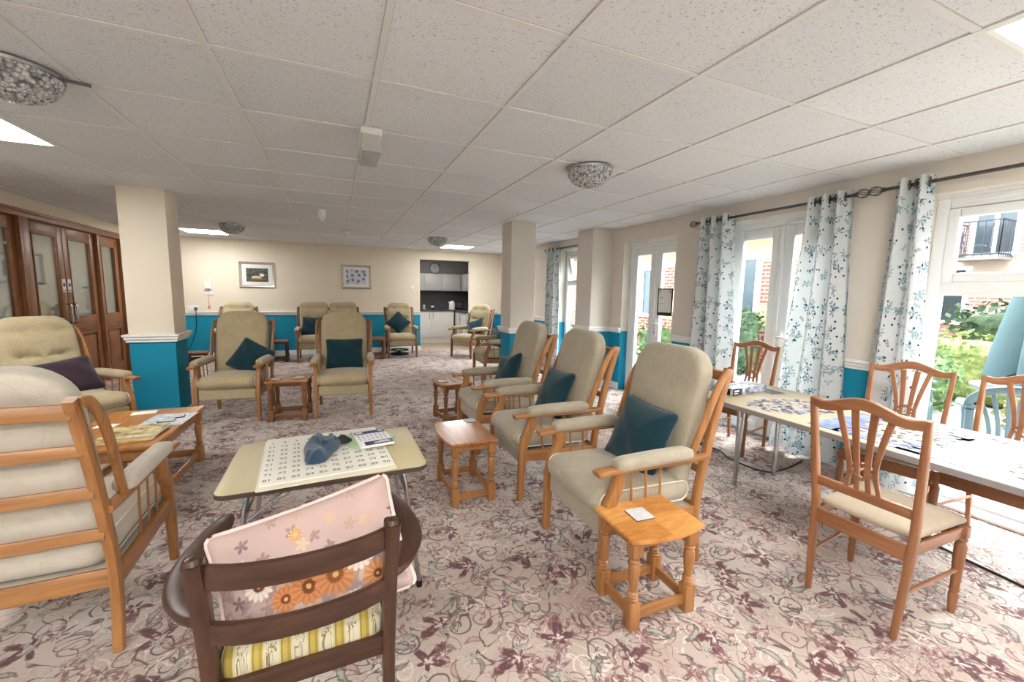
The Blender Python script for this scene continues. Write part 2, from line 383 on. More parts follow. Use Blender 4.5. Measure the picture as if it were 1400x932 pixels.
def rrect(w, h, rt, rb=None, seg=6, top=None, pinch=0.):
    """rounded rectangle outline, rt/rb corner radii of the upper/lower corners; pinch draws the sides in like a scatter cushion"""
    rb = rt if rb is None else rb; o = []
    for cx, cy, a0, r in ((1, 1, 0, rt), (-1, 1, 90, rt), (-1, -1, 180, rb), (1, -1, 270, rb)):
        for k in range(seg+1):
            a = R(a0+90*k/seg); o.append((cx*(w/2-r)+r*math.cos(a), cy*(h/2-r)+r*math.sin(a)))
    # subdivide the long sides
    q = []
    for i in range(len(o)):
        a, b = o[i], o[(i+1) % len(o)]; d = math.dist(a, b); m = max(1, int(d/.045))
        for k in range(m): q.append((a[0]+(b[0]-a[0])*k/m, a[1]+(b[1]-a[1])*k/m))
    if pinch:
        q = [(x*(1-pinch*(1-min(1, abs(2*y/h))**2)), y*(1-pinch*(1-min(1, abs(2*x/w))**2))) for x, y in q]
    return q
def cushion(bm, outline, tf, tb=None, p=3., M=None, mi=0, fn=None, rings=9, center=(0, 0)):
    """closed soft body: outline scaled towards its centre, front height tf, back depth tb; fn(x, y, side) adds relief"""
    tb = tf if tb is None else tb; n = len(outline); n0 = len(bm.faces)
    M = M or Matrix.Identity(4);
    ss = [math.cos(PI/2*k/rings) for k in range(rings)]      # 1 .. 0
    def ring(s, side, t):
        h = t*max(0., 1-s**p)**(1/p)
        vs = []
        for x, y in outline:
            X, Y = center[0]+(x-center[0])*s, center[1]+(y-center[1])*s
            e = fn(X, Y, side)*(1-s**6) if fn else 0.
            vs.append(bm.verts.new(M @ Vector((X, Y, side*(h+e)))))
        return vs
    eq = ring(1., 1, tf)
    for side, t in ((1, tf), (-1, tb)):
        prev = eq
        for s in ss[1:]:
            cur = ring(s, side, t)
            for i in range(n):
                q = (prev[i], prev[(i+1) % n], cur[(i+1) % n], cur[i])
                bm.faces.new(q if side > 0 else q[::-1])
            prev = cur
        c = bm.verts.new(M @ Vector((center[0], center[1], side*(t+(fn(center[0], center[1], side) if fn else 0)))))
        for i in range(n):
            q = (prev[i], prev[(i+1) % n], c); bm.faces.new(q if side > 0 else q[::-1])
    tagf(bm, n0, mi)
def slab(bm, outline, z0, z1, bev=0., mi=0, M=None):
    """extruded flat outline with small chamfers"""
    n = len(outline); M = M or Matrix.Identity(4); n0 = len(bm.faces)
    cx = sum(p[0] for p in outline)/n; cy = sum(p[1] for p in outline)/n
    mx = max(abs(p[0]-cx) for p in outline); my = max(abs(p[1]-cy) for p in outline)
    def ring(z, ins): return [bm.verts.new(M @ Vector((cx+(x-cx)*(1-ins/mx), cy+(y-cy)*(1-ins/my), z))) for x, y in outline]
    lev = [(z0, bev), (z0+bev, 0), (z1-bev, 0), (z1, bev)] if bev else [(z0, 0), (z1, 0)]
    rs = [ring(*l) for l in lev]
    for a, b in zip(rs, rs[1:]):
        for i in range(n): bm.faces.new((a[i], a[(i+1) % n], b[(i+1) % n], b[i]))
    bm.faces.new(rs[0][::-1]); bm.faces.new(rs[-1]); tagf(bm, n0, mi)
def softbox(bm, c, s, r, puff=0., mi=0, M=None, seg=10, front=0.):
    """rounded upholstery block"""
    t = bmesh.new(); bmesh.ops.create_cube(t, size=2.)
    bmesh.ops.subdivide_edges(t, edges=list(t.edges), cuts=seg, use_grid_fill=True)
    hx, hy, hz = [x/2 for x in s]; r = min(r, hx*.99, hy*.99, hz*.99)
    for v in t.verts:
        # denser sampling near the corners
        q = [math.copysign(abs(a)**.75, a) for a in v.co]
        p = Vector((q[0]*hx, q[1]*hy, q[2]*hz))
        i = Vector([max(-h+r, min(h-r, a)) for a, h in zip(p, (hx, hy, hz))])
        d = p-i
        if d.length > 1e-9: p = i+d.normalized()*r
        if puff and p.z > 0: p.z += puff*max(0, 1-(p.x/hx)**2)*max(0, 1-(p.y/hy)**2)
        if front and p.y > 0: p.y += front*max(0, 1-(p.z/hz)**2)*(p.y/hy)**4
        v.co = p
    m = Matrix.Translation(c); join(bm, t, M @ m if M else m, mi)

def build(name, bm, mat, parent=None, smooth=40., loc=None, uv=None):
    bmesh.ops.recalc_face_normals(bm, faces=list(bm.faces))
    me = bpy.data.meshes.new(name)
    if uv:
        l = bm.loops.layers.uv.new('UVMap')
        for f in bm.faces:
            for lp in f.loops: lp[l].uv = uv(lp.vert)
    for e in bm.edges:
        e.smooth = len(e.link_faces) == 2 and e.calc_face_angle(0) < R(smooth)
    for f in bm.faces: f.smooth = smooth > 0
    bm.to_mesh(me); bm.free()
    for m in (mat if isinstance(mat, (list, tuple)) else [mat]): me.materials.append(m)
    o = bpy.data.objects.new(name, me); C.objects.link(o)
    if parent: o.parent = parent
    if loc: o.location = loc
    return o
def tag(o, label, cat, group=None, kind=None):
    o['label'] = label; o['category'] = cat
    if group: o['group'] = group
    if kind: o['kind'] = kind
    return o
def thing(name, label, cat, loc=(0, 0, 0), rz=0., group=None):
    o = bpy.data.objects.new(name, None); C.objects.link(o); o.empty_display_size = .1
    o.location = loc; o.rotation_euler = (0, 0, rz)
    return tag(o, label, cat, group)
def struct(name, bm, mat, parent=None, smooth=30., label=None):
    o = build(name, bm, mat, parent, smooth)
    if not parent: o['kind'] = 'structure'
    if label: o['label'] = label
    return o
def sroot(name):
    o = bpy.data.objects.new(name, None); C.objects.link(o); o['kind'] = 'structure'; return o
def dup(root, loc, rz, label, group=None):
    def cp(o, par):
        c = o.copy(); C.objects.link(c); c.parent = par
        for k in o.children: cp(k, c)
        return c
    r = cp(root, None); r.location = loc; r.rotation_euler = (0, 0, rz); r['label'] = label
    if group: r['group'] = group
    return r
NB = bmesh.new
WHITE = plain('white_gloss_paint', (240, 240, 238), .35, var=.02)
UPVC = plain('white_upvc', (236, 239, 240), .3, var=.015)
CHROME = plain('brushed_chrome', (186, 188, 190), .25, 1., var=.05)
STEEL = plain('grey_steel', (138, 138, 140), .35, 1., var=.05)
PEWTER = plain('pewter', (104, 100, 96), .35, 1., var=.05)
BLACK = plain('black_plastic', (22, 22, 24), .45)
PLASTIC = plain('white_plastic', (232, 230, 224), .4, var=.02)
PAPER = plain('white_paper', (236, 236, 232), .8, var=.02)
GLASS = m_glass(); WALL = m_wall(); WALL_SHADED = m_wall('wall_paint_shaded', (217, 210, 200), (225, 218, 209)); CURTAIN = m_curtain()  # window-side walls: same paint, with its shaded tone put into the colour
# ================================================================== THE ROOM
bm = NB(); b2(bm, (XL-2.2, YF, -.1), (XW+.12, YB+.12, 0)); struct('floor', bm, m_carpet())
bm = NB(); b2(bm, (1.75, YB+.10, -.1), (4., 12., .004)); struct('floor_kitchen', bm, plain('beige_vinyl', (176, 156, 130), .5, scale=8.))
bm = NB(); b2(bm, (XL, YF, CEIL), (XW, YB, CEIL+.1)); struct('ceiling', bm, m_ceiling())
bm = NB()
gx = [-.447+.648*k for k in range(-4, 7)]; gy = [1.4715+.648*k for k in range(-5, 14)]
for x in gx: b2(bm, (x-.0125, YF, CEIL-.007), (x+.0125, YB, CEIL+.01))
for y in gy: b2(bm, (XL, y-.0125, CEIL-.005), (XW, y+.0125, CEIL+.01))
struct('trim_1', bm, plain('ceiling_grid_white', (226, 226, 224), .5, var=.02))
# back wall with the kitchen opening
bm = NB()
OX0, OX1, OZ = 1.86, 3.09, 2.165
for a, b in (((XL, YB, 0), (OX0, YB+.12, CEIL)), ((OX1, YB, 0), (XW, YB+.12, CEIL)), ((OX0, YB, OZ), (OX1, YB+.12, CEIL))): b2(bm, a, b)
struct('wall_back', bm, WALL)
bm = NB(); b2(bm, (XL-.1, YF-.1, 0), (XW+.25, YF, CEIL)); struct('wall_front', bm, WALL)
# window wall: list of openings (y0, y1, z0, z1)
OPEN = [(-.9, 1.63, .0, 2.16), (2.12, 3.32, 0, 2.2), (3.97, 4.99, 0, 2.165), (5.95, 6.84, .22, 2.21), (7.9, 9.2, .22, 2.21)]
bm = NB(); T = .27; y = YF
for o in OPEN:
    b2(bm, (XW, y, 0), (XW+T, o[0], CEIL))
    if o[2] > 0: b2(bm, (XW, o[0], 0), (XW+T, o[1], o[2]))
    b2(bm, (XW, o[0], o[3]), (XW+T, o[1], CEIL)); y = o[1]
b2(bm, (XW, y, 0), (XW+T, YB+.12, CEIL)); struct('wall_right', bm, WALL_SHADED)
# left wall with the hardwood screen opening
DY0, DY1, DZ = 4.9, 8.80, 2.215
bm = NB()
for a, b in (((XL-.1, YF, 0), (XL, DY0, CEIL)), ((XL-.1, DY1, 0), (XL, YB+.12, CEIL)), ((XL-.1, DY0, DZ), (XL, DY1, CEIL))): b2(bm, a, b)
struct('wall_left', bm, WALL)
# corridor beyond the screen
CORR = plain('corridor_cream', (196, 192, 178), .7, var=.03)
bm = NB(); b2(bm, (XL-2.2, 3.5, 0), (XL-2.1, YB+.5, CEIL)); b2(bm, (XL-2.2, YB+.4, 0), (XL, YB+.5, CEIL)); b2(bm, (XL-2.2, 3.4, 0), (XL-.1, 3.5, CEIL))
for z in (.9, 1.35): b2(bm, (XL-2.1, 3.5, z), (XL-2.085, YB+.4, z+.05))
struct('wall_corridor', bm, CORR)
bm = NB(); b2(bm, (XL-2.2, 3.4, CEIL), (XL, YB+.5, CEIL+.1)); struct('ceiling_corridor', bm, plain('corridor_ceiling', (214, 212, 206), .8))
# pillars
def pillar(name, x0, x1, y0, y1):
    bm = NB(); b2(bm, (x0, y0, 0), (x1, y1, CEIL), .004); struct(name, bm, WALL if 'left' in name else WALL_SHADED)
pillar('wall_pillar_left', -1.905, -1.53, 5.26, 5.63)
pillar('wall_pillar_centre', 2.215, 2.58, 5.255, 5.61)
pillar('wall_pillar_right', 3.505, XW, 5.24, 5.66)
# dado rails, skirtings
def dado_prof(): return [(0, -.045), (.018, -.045), (.018, -.03), (.03, -.015), (.03, .0), (.042, .012), (.042, .03), (.0, .03)]
def rail(bm, pts, closed=False, h=.905, prof=None):
    pr = prof or dado_prof()
    sweep2 = []
    P = [Vector((p[0], p[1], h)) for p in pts]; n = len(P); rings = []
    for i in range(n):
        def side(a, b): d = (b-a).normalized(); return Vector((d.y, -d.x, 0))
        if closed: n1, n2 = side(P[i-1], P[i]), side(P[i], P[(i+1) % n])
        else:
            n1 = side(P[max(i-1, 0)], P[max(i, 1)]); n2 = side(P[min(i, n-2)], P[min(i+1, n-1)])
        m = (n1+n2); m = m/(m.length_squared/2) if m.length > 1e-6 else n1
        rings.append([bm.verts.new(P[i]+m*a+Vector((0, 0, b))) for a, b in pr])
    k = len(pr)
    for i in range(n if closed else n-1):
        for j in range(k): bm.faces.new((rings[i][j], rings[i][(j+1) % k], rings[(i+1) % n][(j+1) % k], rings[(i+1) % n][j]))
    if not closed: bm.faces.new(rings[0]); bm.faces.new(rings[-1][::-1])
SK = [(0, 0), (.016, 0), (.016, .09), (.008, .105), (0, .105)]
def ccw(x0, x1, y0, y1): return [(x0, y0), (x1, y0), (x1, y1), (x0, y1)]
tn = [2]
def trim(paths, mat=WHITE, **kw):
    bm = NB()
    for p, cl in paths: rail(bm, p, cl, **kw)
    struct('trim_%d' % tn[0], bm, mat); tn[0] += 1
for q in ((-1.905, -1.53, 5.26, 5.63), (2.215, 2.58, 5.255, 5.61)):
    trim([(ccw(*q), True)])
    bm = NB(); rail(bm, ccw(*q), True, 0., SK); struct('baseboard_pillar_left' if q[0] < 0 else 'baseboard_pillar_centre', bm, WHITE)
trim([([(XL, YB), (OX0, YB)], False), ([(OX1, YB), (XW, YB)], False)])
trim([([(XW, YB), (XW, OPEN[4][1])], False), ([(XW, OPEN[4][0]), (XW, OPEN[3][1])], False), ([(XW, OPEN[3][0]), (XW, 5.66)], False),
      ([(XW, 5.66), (3.505, 5.66), (3.505, 5.24), (XW, 5.24), (XW, OPEN[2][1])], False), ([(XW, OPEN[2][0]), (XW, OPEN[1][1])], False), ([(XW, OPEN[1][0]), (XW, OPEN[0][1])], False)])
trim([([(XL, DY1), (XL, YB)], False), ([(XL, YF), (XL, DY0)], False)])
def base(name, paths):
    bm = NB()
    for p in paths: rail(bm, p, False, 0., SK)
    struct(name, bm, WHITE)
base('baseboard_back', [[(XL, YB), (OX0, YB), (OX0, YB+.1)], [(OX1, YB+.1), (OX1, YB), (XW, YB)]])
base('baseboard_right', [[(XW, YB), (XW, 5.66)], [(XW, 5.66), (3.505, 5.66), (3.505, 5.24), (XW, 5.24), (XW, OPEN[2][1])], [(XW, OPEN[2][0]), (XW, OPEN[1][1])], [(XW, OPEN[1][0]), (XW, OPEN[0][1])]])
base('baseboard_left', [[(XL, DY1), (XL, YB)], [(XL, YF), (XL, DY0)]])

# ------------------------------------------------------------------ glazing
XF = XW+.12                                   # inner face of the frames
def upvc(y0, y1, z0, z1, w=.06, d=.07, x=XF, bev=.008):
    """hollow rectangular uPVC frame in the plane of the wall"""
    bm = NB()
    for a, b in (((x, y0, z0), (x+d, y0+w, z1)), ((x, y1-w, z0), (x+d, y1, z1)), ((x, y0+w, z0), (x+d, y1-w, z0+w)), ((x, y0+w, z1-w), (x+d, y1-w, z1))): b2(bm, a, b, bev)
    return bm
def pane(y0, y1, z0, z1, x): bm = NB(); b2(bm, (x, y0, z0), (x+.012, y1, z1)); return bm
def vent(root, y0, y1, z):
    bm = NB(); b2(bm, (XF-.014, y0, z), (XF+.01, y1, z+.022), .004); b2(bm, (XF-.018, y0+.02, z+.006), (XF-.012, y1-.02, z+.012), .002); build('trickle_vent', bm, UPVC, root)
def french(name, o, meet=None):
    y0, y1, z0, z1 = o; r = sroot(name)
    build('door_frame', upvc(y0, y1, z0, z1-.03, .055, .075), UPVC, r)
    bm = NB(); b2(bm, (XF-.03, y0, 0), (XF+.13, y1, .022), .004); build('threshold', bm, CHROME, r)
    bm = NB(); b2(bm, (XF-.02, y0, z1-.035), (XF+.12, y1, z1)); build('head_board', bm, UPVC, r)
    vent(r, (y0+y1)/2-.05, y0+.12, z1-.075) if y1-y0 < 1.1 else vent(r, (y0+y1)/2, y0+.12, z1-.075)
    ym = (y0+y1)/2 if meet is None else meet
    for i, (a, b) in enumerate(((y0+.05, ym-.004), (ym+.004, y1-.05))):
        zb, zt = .035, z1-.085; lf = build('door_leaf', upvc(a, b, zb, zt, .105, .06, XF+.008, .012), UPVC, r)
        bm = NB(); b2(bm, (XF+.02, a+.1, zb+.1), (XF+.055, b-.1, zb+.2), .01); build('bottom_rail', bm, UPVC, lf)
        build('glass_pane', pane(a+.1, b-.1, zb+.19, zt-.1, XF+.035), GLASS, lf)
        if i == 0:
            yh = b-.05; bm = NB(); b2(bm, (XF-.006, yh-.017, .86), (XF+.01, yh+.017, 1.10), .006)
            tube(bm, [(XF-.005, yh, 1.04), (XF-.05, yh, 1.04), (XF-.055, yh-.02, 1.04), (XF-.055, yh-.125, 1.035)], .010); build('lever_handle', bm, UPVC, lf)
            bm = NB(); lathe(bm, [(.008, -.004), (.008, .004)], (0, 0, 0), 10, 0, Matrix.Translation((XF-.008, yh, .92)) @ Matrix.Rotation(PI/2, 4, 'Y')); build('lock', bm, BLACK, lf)
    bm = NB(); b2(bm, (XF-.012, ym-.022, .04), (XF+.01, ym+.022, z1-.09), .008); build('meeting_strip', bm, UPVC, r)
    return r
french('door_1', OPEN[1], 2.74); french('door_2', OPEN[2], 4.46)
def window(name, o, tz, muls, opener):
    y0, y1, z0, z1 = o; r = sroot(name)
    build('window_frame', upvc(y0, y1, z0+.0, z1-.02, .075, .08), UPVC, r)
    bm = NB(); b2(bm, (XW-.03, y0+.002, z0), (XF+.09, y1-.002, z0+.022), .006); build('window_sill', bm, UPVC, r)
    bm = NB(); b2(bm, (XF-.02, y0, z1-.024), (XF+.12, y1, z1)); build('head_board', bm, UPVC, r)
    bm = NB(); b2(bm, (XF+.002, y0+.07, tz-.05), (XF+.078, y1-.07, tz+.05), .012); build('transom', bm, UPVC, r)
    ys = [y0+.07]+muls+[y1-.07]
    for m in muls:
        bm = NB(); b2(bm, (XF+.002, m-.04, z0+.07), (XF+.078, m+.04, z1-.09), .012); build('mullion', bm, UPVC, r)
    for i, (a, b) in enumerate(zip(ys, ys[1:])):
        a2, b2_ = a+(.035 if i else 0), b-(.035 if i < len(ys)-2 else 0)
        build('glass_pane', pane(a2, b2_, z0+.07, tz-.045, XF+.04), GLASS, r)
        if i in opener:
            f = upvc(a2+.004, b2_-.004, tz+.045, z1-.10, .062, .06, XF-.012, .012)
            pn = pane(a2+.06, b2_-.06, tz+.1, z1-.155, XF+.02)
            if opener[i]:                                           # top hung, standing open
                M = Matrix.Translation((XF, 0, z1-.10)) @ Matrix.Rotation(-R(opener[i]), 4, 'Y') @ Matrix.Translation((-XF, 0, -(z1-.10)))
                for t in (f, pn): bmesh.ops.transform(t, matrix=M, verts=list(t.verts))
            s = build('opener_sash', f, UPVC, r); build('glass_pane', pn, GLASS, s)
        else: build('glass_pane', pane(a2, b2_, tz+.045, z1-.09, XF+.04), GLASS, r)
    vent(r, y1-.45, y1-.15, z1-.07) if len(muls) else None
    return r
window('window_1', OPEN[0], 1.51, [.36], {0: 0, 1: 0})
window('window_2', OPEN[3], 1.62, [], {0: 14})
window('window_3', OPEN[4], 1.62, [8.55], {0: 0})

# ------------------------------------------------------------------ hardwood screen with double doors (left wall)
DGLASS = m_glass('screen_glass', .16, .85); dr = sroot('door_3'); MZ, MY = mahog('z'), mahog('y')
XD = XL-.055
bm = NB()
for y, w in ((8.76, .06), (8.05, .07), (6.47, .14), (5.55, .08), (4.94, .08)): b2(bm, (XD-.05, y-w/2, 0), (XL+.012, y+w/2, DZ-.05), .006)
struct('door_posts', bm, MZ, dr)
bm = NB(); b2(bm, (XD-.05, DY0, DZ-.06), (XL+.02, DY1, DZ), .006); struct('door_header', bm, MY, dr)
bm = NB(); b2(bm, (XL-.002, 6.38, .0), (XL+.014, 6.415, DZ-.05), .004); b2(bm, (XL-.002, DY1-.01, 0), (XL+.018, DY1+.05, DZ+.03), .006); b2(bm, (XL-.002, DY0, DZ), (XL+.018, DY1, DZ+.03), .006); struct('architrave', bm, MY, dr)
def joinery(name, y0, y1, handle=0):
    """leaf: stiles, rails, tall glazed upper light, raised and fielded lower panel"""
    z0, z1 = .02, DZ-.065; sw = .105; x0, x1 = XD-.022, XD+.022
    bm = NB()
    for a, b in (((x0, y0, z0), (x1, y0+sw, z1)), ((x0, y1-sw, z0), (x1, y1, z1))): b2(bm, a, b, .004)
    lf = struct(name, bm, MZ, dr)
    bm = NB()
    for za, zb in ((z0, .20), (.76, .98), (z1-.13, z1)): b2(bm, (x0, y0+sw, za), (x1, y1-sw, zb), .004)
    build('rail', bm, MY, lf)
    bm = NB()
    for za, zb in ((.20, .76),):
        b2(bm, (XD-.008, y0+sw, za), (XD+.008, y1-sw, zb))
        b2(bm, (XD+.004, y0+sw+.05, za+.05), (XD+.02, y1-sw-.05, zb-.05), .012)
    build('lower_panel', bm, MZ, lf)
    bm = NB()
    for za, zb in ((.20, .76), (.98, z1-.13)):
        w = .018
        for a, b in (((x1-.012, y0+sw, za), (x1+.008, y0+sw+w, zb)), ((x1-.012, y1-sw-w, za), (x1+.008, y1-sw, zb)), ((x1-.012, y0+sw, za), (x1+.008, y1-sw, za+w)), ((x1-.012, y0+sw, zb-w), (x1+.008, y1-sw, zb))): b2(bm, a, b, .005)
    build('beading', bm, MY, lf)
    bm = NB(); b2(bm, (XD-.004, y0+sw, .98), (XD+.004, y1-sw, z1-.13)); build('glass_pane', bm, DGLASS, lf)
    if handle:
        y = y1-.055 if handle > 0 else y0+.055
        bm = NB(); tube(bm, smooth_path([(x1, y, 1.17), (x1+.05, y, 1.16), (x1+.055, y, 1.12), (x1+.055, y, .97), (x1+.05, y, .93), (x1, y, .92)], 3), .011); build('pull_handle', bm, CHROME, lf)
        bm = NB(); b2(bm, (x1-.001, y-.035, 1.32), (x1+.004, y+.035, 1.49), .002); pl = build('door_sign', bm, PAPER, lf)
        pl['label'] = 'small white sign with a round blue mark'
        bm = NB(); lathe(bm, [(.026, 0), (.026, .003)], (0, 0, 0), 20, 0, Matrix.Translation((x1+.003, y, 1.415)) @ Matrix.Rotation(PI/2, 4, 'Y'))
        b2(bm, (x1+.003, y-.02, 1.345), (x1+.0055, y+.02, 1.352)); b2(bm, (x1+.003, y-.02, 1.333), (x1+.0055, y+.02, 1.340))
        build('sign_mark', bm, plain('sign_blue', (58, 84, 128), .5), pl)
joinery('door_leaf', 6.545, 7.245, 1); joinery('door_leaf', 7.255, 8.01, -1)
joinery('side_light', 8.09, 8.725); joinery('side_light', 5.6, 6.395); joinery('side_light', 4.985, 5.5)

# ------------------------------------------------------------------ ceiling fittings
PANEL = m_emit('led_panel_diffuser', (1., .99, .975, 1), 17.)
def panel(cx, cy, label):
    x0, y0 = -.447+.648*cx, 1.4715+.648*cy
    r = thing('ceiling_light_panel', label, 'ceiling light', (x0+.324, y0+.324, CEIL), 0, 'square light panels in the ceiling')
    bm = NB(); b2(bm, (-.295, -.295, -.004), (.295, .295, .0)); build('diffuser', bm, PANEL, r)
    bm = NB()
    for a, b in (((-.312, -.312), (-.295, .312)), ((.295, -.312), (.312, .312)), ((-.295, -.312), (.295, -.295)), ((-.295, .295), (.295, .312))): b2(bm, (a[0], a[1], -.008), (b[0], b[1], .0))
    build('frame', bm, WHITE, r)
panel(-3, 3, 'bright square light panel in the ceiling at the left edge of the room')
panel(4, -2, 'bright square light panel at the upper right corner, above the jigsaw table')
panel(-3, 11, 'lit ceiling panel near the back wall, beside the left pillar')
panel(4, 11, 'lit ceiling panel in front of the kitchen opening')
panel(-3, -3, 'unseen light panel added behind the viewpoint over the near left chairs'); panel(1, -5, 'unseen light panel added behind the viewpoint in the middle')  # out-of-view panels added to brighten the interior
CRYS = G('cut_glass'); v = CRYS.co(); vo = CRYS.vor(v, 55., 1., 'F1', '3D')
CRYSTAL = CRYS.pbr(CRYS.ramp(vo.outputs['Distance'], [(.15, lin((246, 246, 246))), (.5, lin((206, 206, 206))), (.85, lin((130, 130, 132)))]), .15, .1, CRYS.bump(vo.outputs['Distance'], 1., .02), .8)
def dome_bm():
    bm = NB(); n, m = 26, 8; rad, dep = .168, .118
    rings = []
    for k in range(m+1):
        a = PI/2*k/m; r, z = rad*math.cos(a), -.018-dep*math.sin(a)
        if k == m: rings.append([bm.verts.new((0, 0, z))]); break
        rings.append([bm.verts.new((r*math.cos(2*PI*(i+.5*(k % 2))/n), r*math.sin(2*PI*(i+.5*(k % 2))/n), z)) for i in range(n)])
    for k in range(m):
        A, B = rings[k], rings[k+1]
        for i in range(n):
            if len(B) == 1: bm.faces.new((A[i], A[(i+1) % n], B[0])); continue
            if k % 2 == 0: tri = ((A[i], A[(i+1) % n], B[i]), (A[(i+1) % n], B[(i+1) % n], B[i]))
            else: tri = ((A[i], B[(i+1) % n], B[i]), (A[i], A[(i+1) % n], B[(i+1) % n]))
            for t in tri:                               # every facet a little pyramid, like cut beads
                c = (t[0].co+t[1].co+t[2].co)/3; c = c+Vector((c.x, c.y, c.z+.018)).normalized()*.009
                cv = bm.verts.new(c)
                for j in range(3): bm.faces.new((t[j], t[(j+1) % 3], cv))
    bm.faces.new(rings[0][::-1])
    return bm
d0 = thing('dome_light', 'cut-glass dome light on the ceiling nearest the window wall', 'ceiling light', (1.83, 2.82, CEIL-.005), 0, 'cut-glass dome lights')
build('glass_shade', dome_bm(), CRYSTAL, d0, 0)
bm = NB(); lathe(bm, [(.15, -.02), (.176, -.02), (.178, -.006), (.16, .0)], n=32); build('rim', bm, CHROME, d0)
dup(d0, (-1.31, 2.70, CEIL-.005), .3, 'cut-glass dome light at the far left edge of the ceiling with a cable beside it')
dup(d0, (-1.43, 7.70, CEIL-.005), .6, 'cut-glass dome light beyond the left pillar, beside the lit panel')
dup(d0, (1.74, 7.6, CEIL-.005), .9, 'cut-glass dome light beside the lit panel in front of the kitchen')
bm = NB(); tube(bm, smooth_path([(-1.25, 2.70, CEIL-.014), (-1.18, 2.715, CEIL-.02), (-1.12, 2.73, CEIL-.014), (-1.05, 2.75, CEIL-.012)], 3), .008, 6)
tag(build('ceiling_cable', bm, plain('grey_cable', (110, 110, 112), .5)), 'short grey cable on the ceiling running from the left dome light', 'cable')
# emergency bulkhead light
r = thing('emergency_light', 'white bulkhead emergency light with a clear ribbed cover hanging from the ceiling', 'ceiling light', (.225, 2.86, CEIL-.005))
bm = NB(); b2(bm, (-.062, -.17, -.045), (.062, .17, 0), .012); build('base', bm, PLASTIC, r)
g = G('clear_ribbed_cover'); tr = g.n('BsdfTransparent', {'Color': (.9, .9, .9, 1)}).outputs[0]; pb = g.n('BsdfPrincipled', {'Base Color': lin((226, 226, 222)), 'Roughness': .2}).outputs[0]
mx = g.n('MixShader', {0: .45}); g.put(mx.inputs[1], tr); g.put(mx.inputs[2], pb); g.t.links.new(mx.outputs[0], g.out.inputs[0]); CLEAR = g.m
bm = NB(); sweep(bm, [(0, -.165, -.09), (0, .165, -.09)], [(-.055, .05), (-.058, .02), (-.044, -.05), (-.02, -.056), (.02, -.056), (.044, -.05), (.058, .02), (.055, .05)]); build('cover', bm, CLEAR, r)
bm = NB(); b2(bm, (-.03, -.15, -.138), (.03, .15, -.06), .006); build('diffuser', bm, plain('frosted_grey', (188, 190, 188), .5), r)
def det(label, x, y, kind):
    r = thing('smoke_detector', label, 'detector', (x, y, CEIL-.005)); r.scale = (1.5, 1.5, 1.5)
    bm = NB(); lathe(bm, [(.045, 0), (.048, -.012), (.04, -.028), (.03, -.03)] if kind else [(.03, 0), (.034, -.02), (.028, -.05), (.034, -.06), (.02, -.078)], n=20); build('body', bm, PLASTIC, r)
    bm = NB(); lathe(bm, [(.022, -.028), (.024, -.045), (.012, -.055)] if kind else [(.016, -.07), (.012, -.09), (.004, -.095)], n=16); build('sensor', bm, PLASTIC, r)
det('small white detector on the ceiling nearer the left pillar', -.12, 5.67, 0)
det('small round detector on the ceiling nearer the back wall', .2, 7.48, 1)

# ------------------------------------------------------------------ kitchen recess
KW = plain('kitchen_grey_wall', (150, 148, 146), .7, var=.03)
bm = NB(); b2(bm, (1.6, 11.8, 0), (3.8, 11.9, CEIL)); struct('wall_kitchen_back', bm, KW)
bm = NB(); b2(bm, (OX0-.26, YB+.12, 0), (OX0-.16, 11.8, CEIL)); struct('wall_kitchen_left', bm, KW)
bm = NB(); b2(bm, (3.66, YB+.12, 0), (3.76, 11.8, CEIL)); struct('wall_kitchen_right', bm, KW)
bm = NB(); b2(bm, (1.6, YB+.12, CEIL), (3.8, 11.9, CEIL+.08)); struct('ceiling_kitchen', bm, KW)
SPL = plain('dark_slate_splashback', (86, 86, 88), .3, scale=60., var=.2)
bm = NB(); b2(bm, (1.7, 11.785, .91), (3.66, 11.8, 1.43)); b2(bm, (3.645, 10.2, .91), (3.66, 11.785, 1.43)); struct('trim_splashback', bm, SPL)
DOORW = plain('cabinet_white', (226, 224, 220), .3, var=.015)
DOORW_SHADED = plain('cabinet_white_shaded', (176, 174, 171), .35, var=.015)  # white wall cabinets, the shadow on them put into the colour
WT = plain('dark_grey_worktop', (74, 72, 72), .35, scale=90., var=.25)
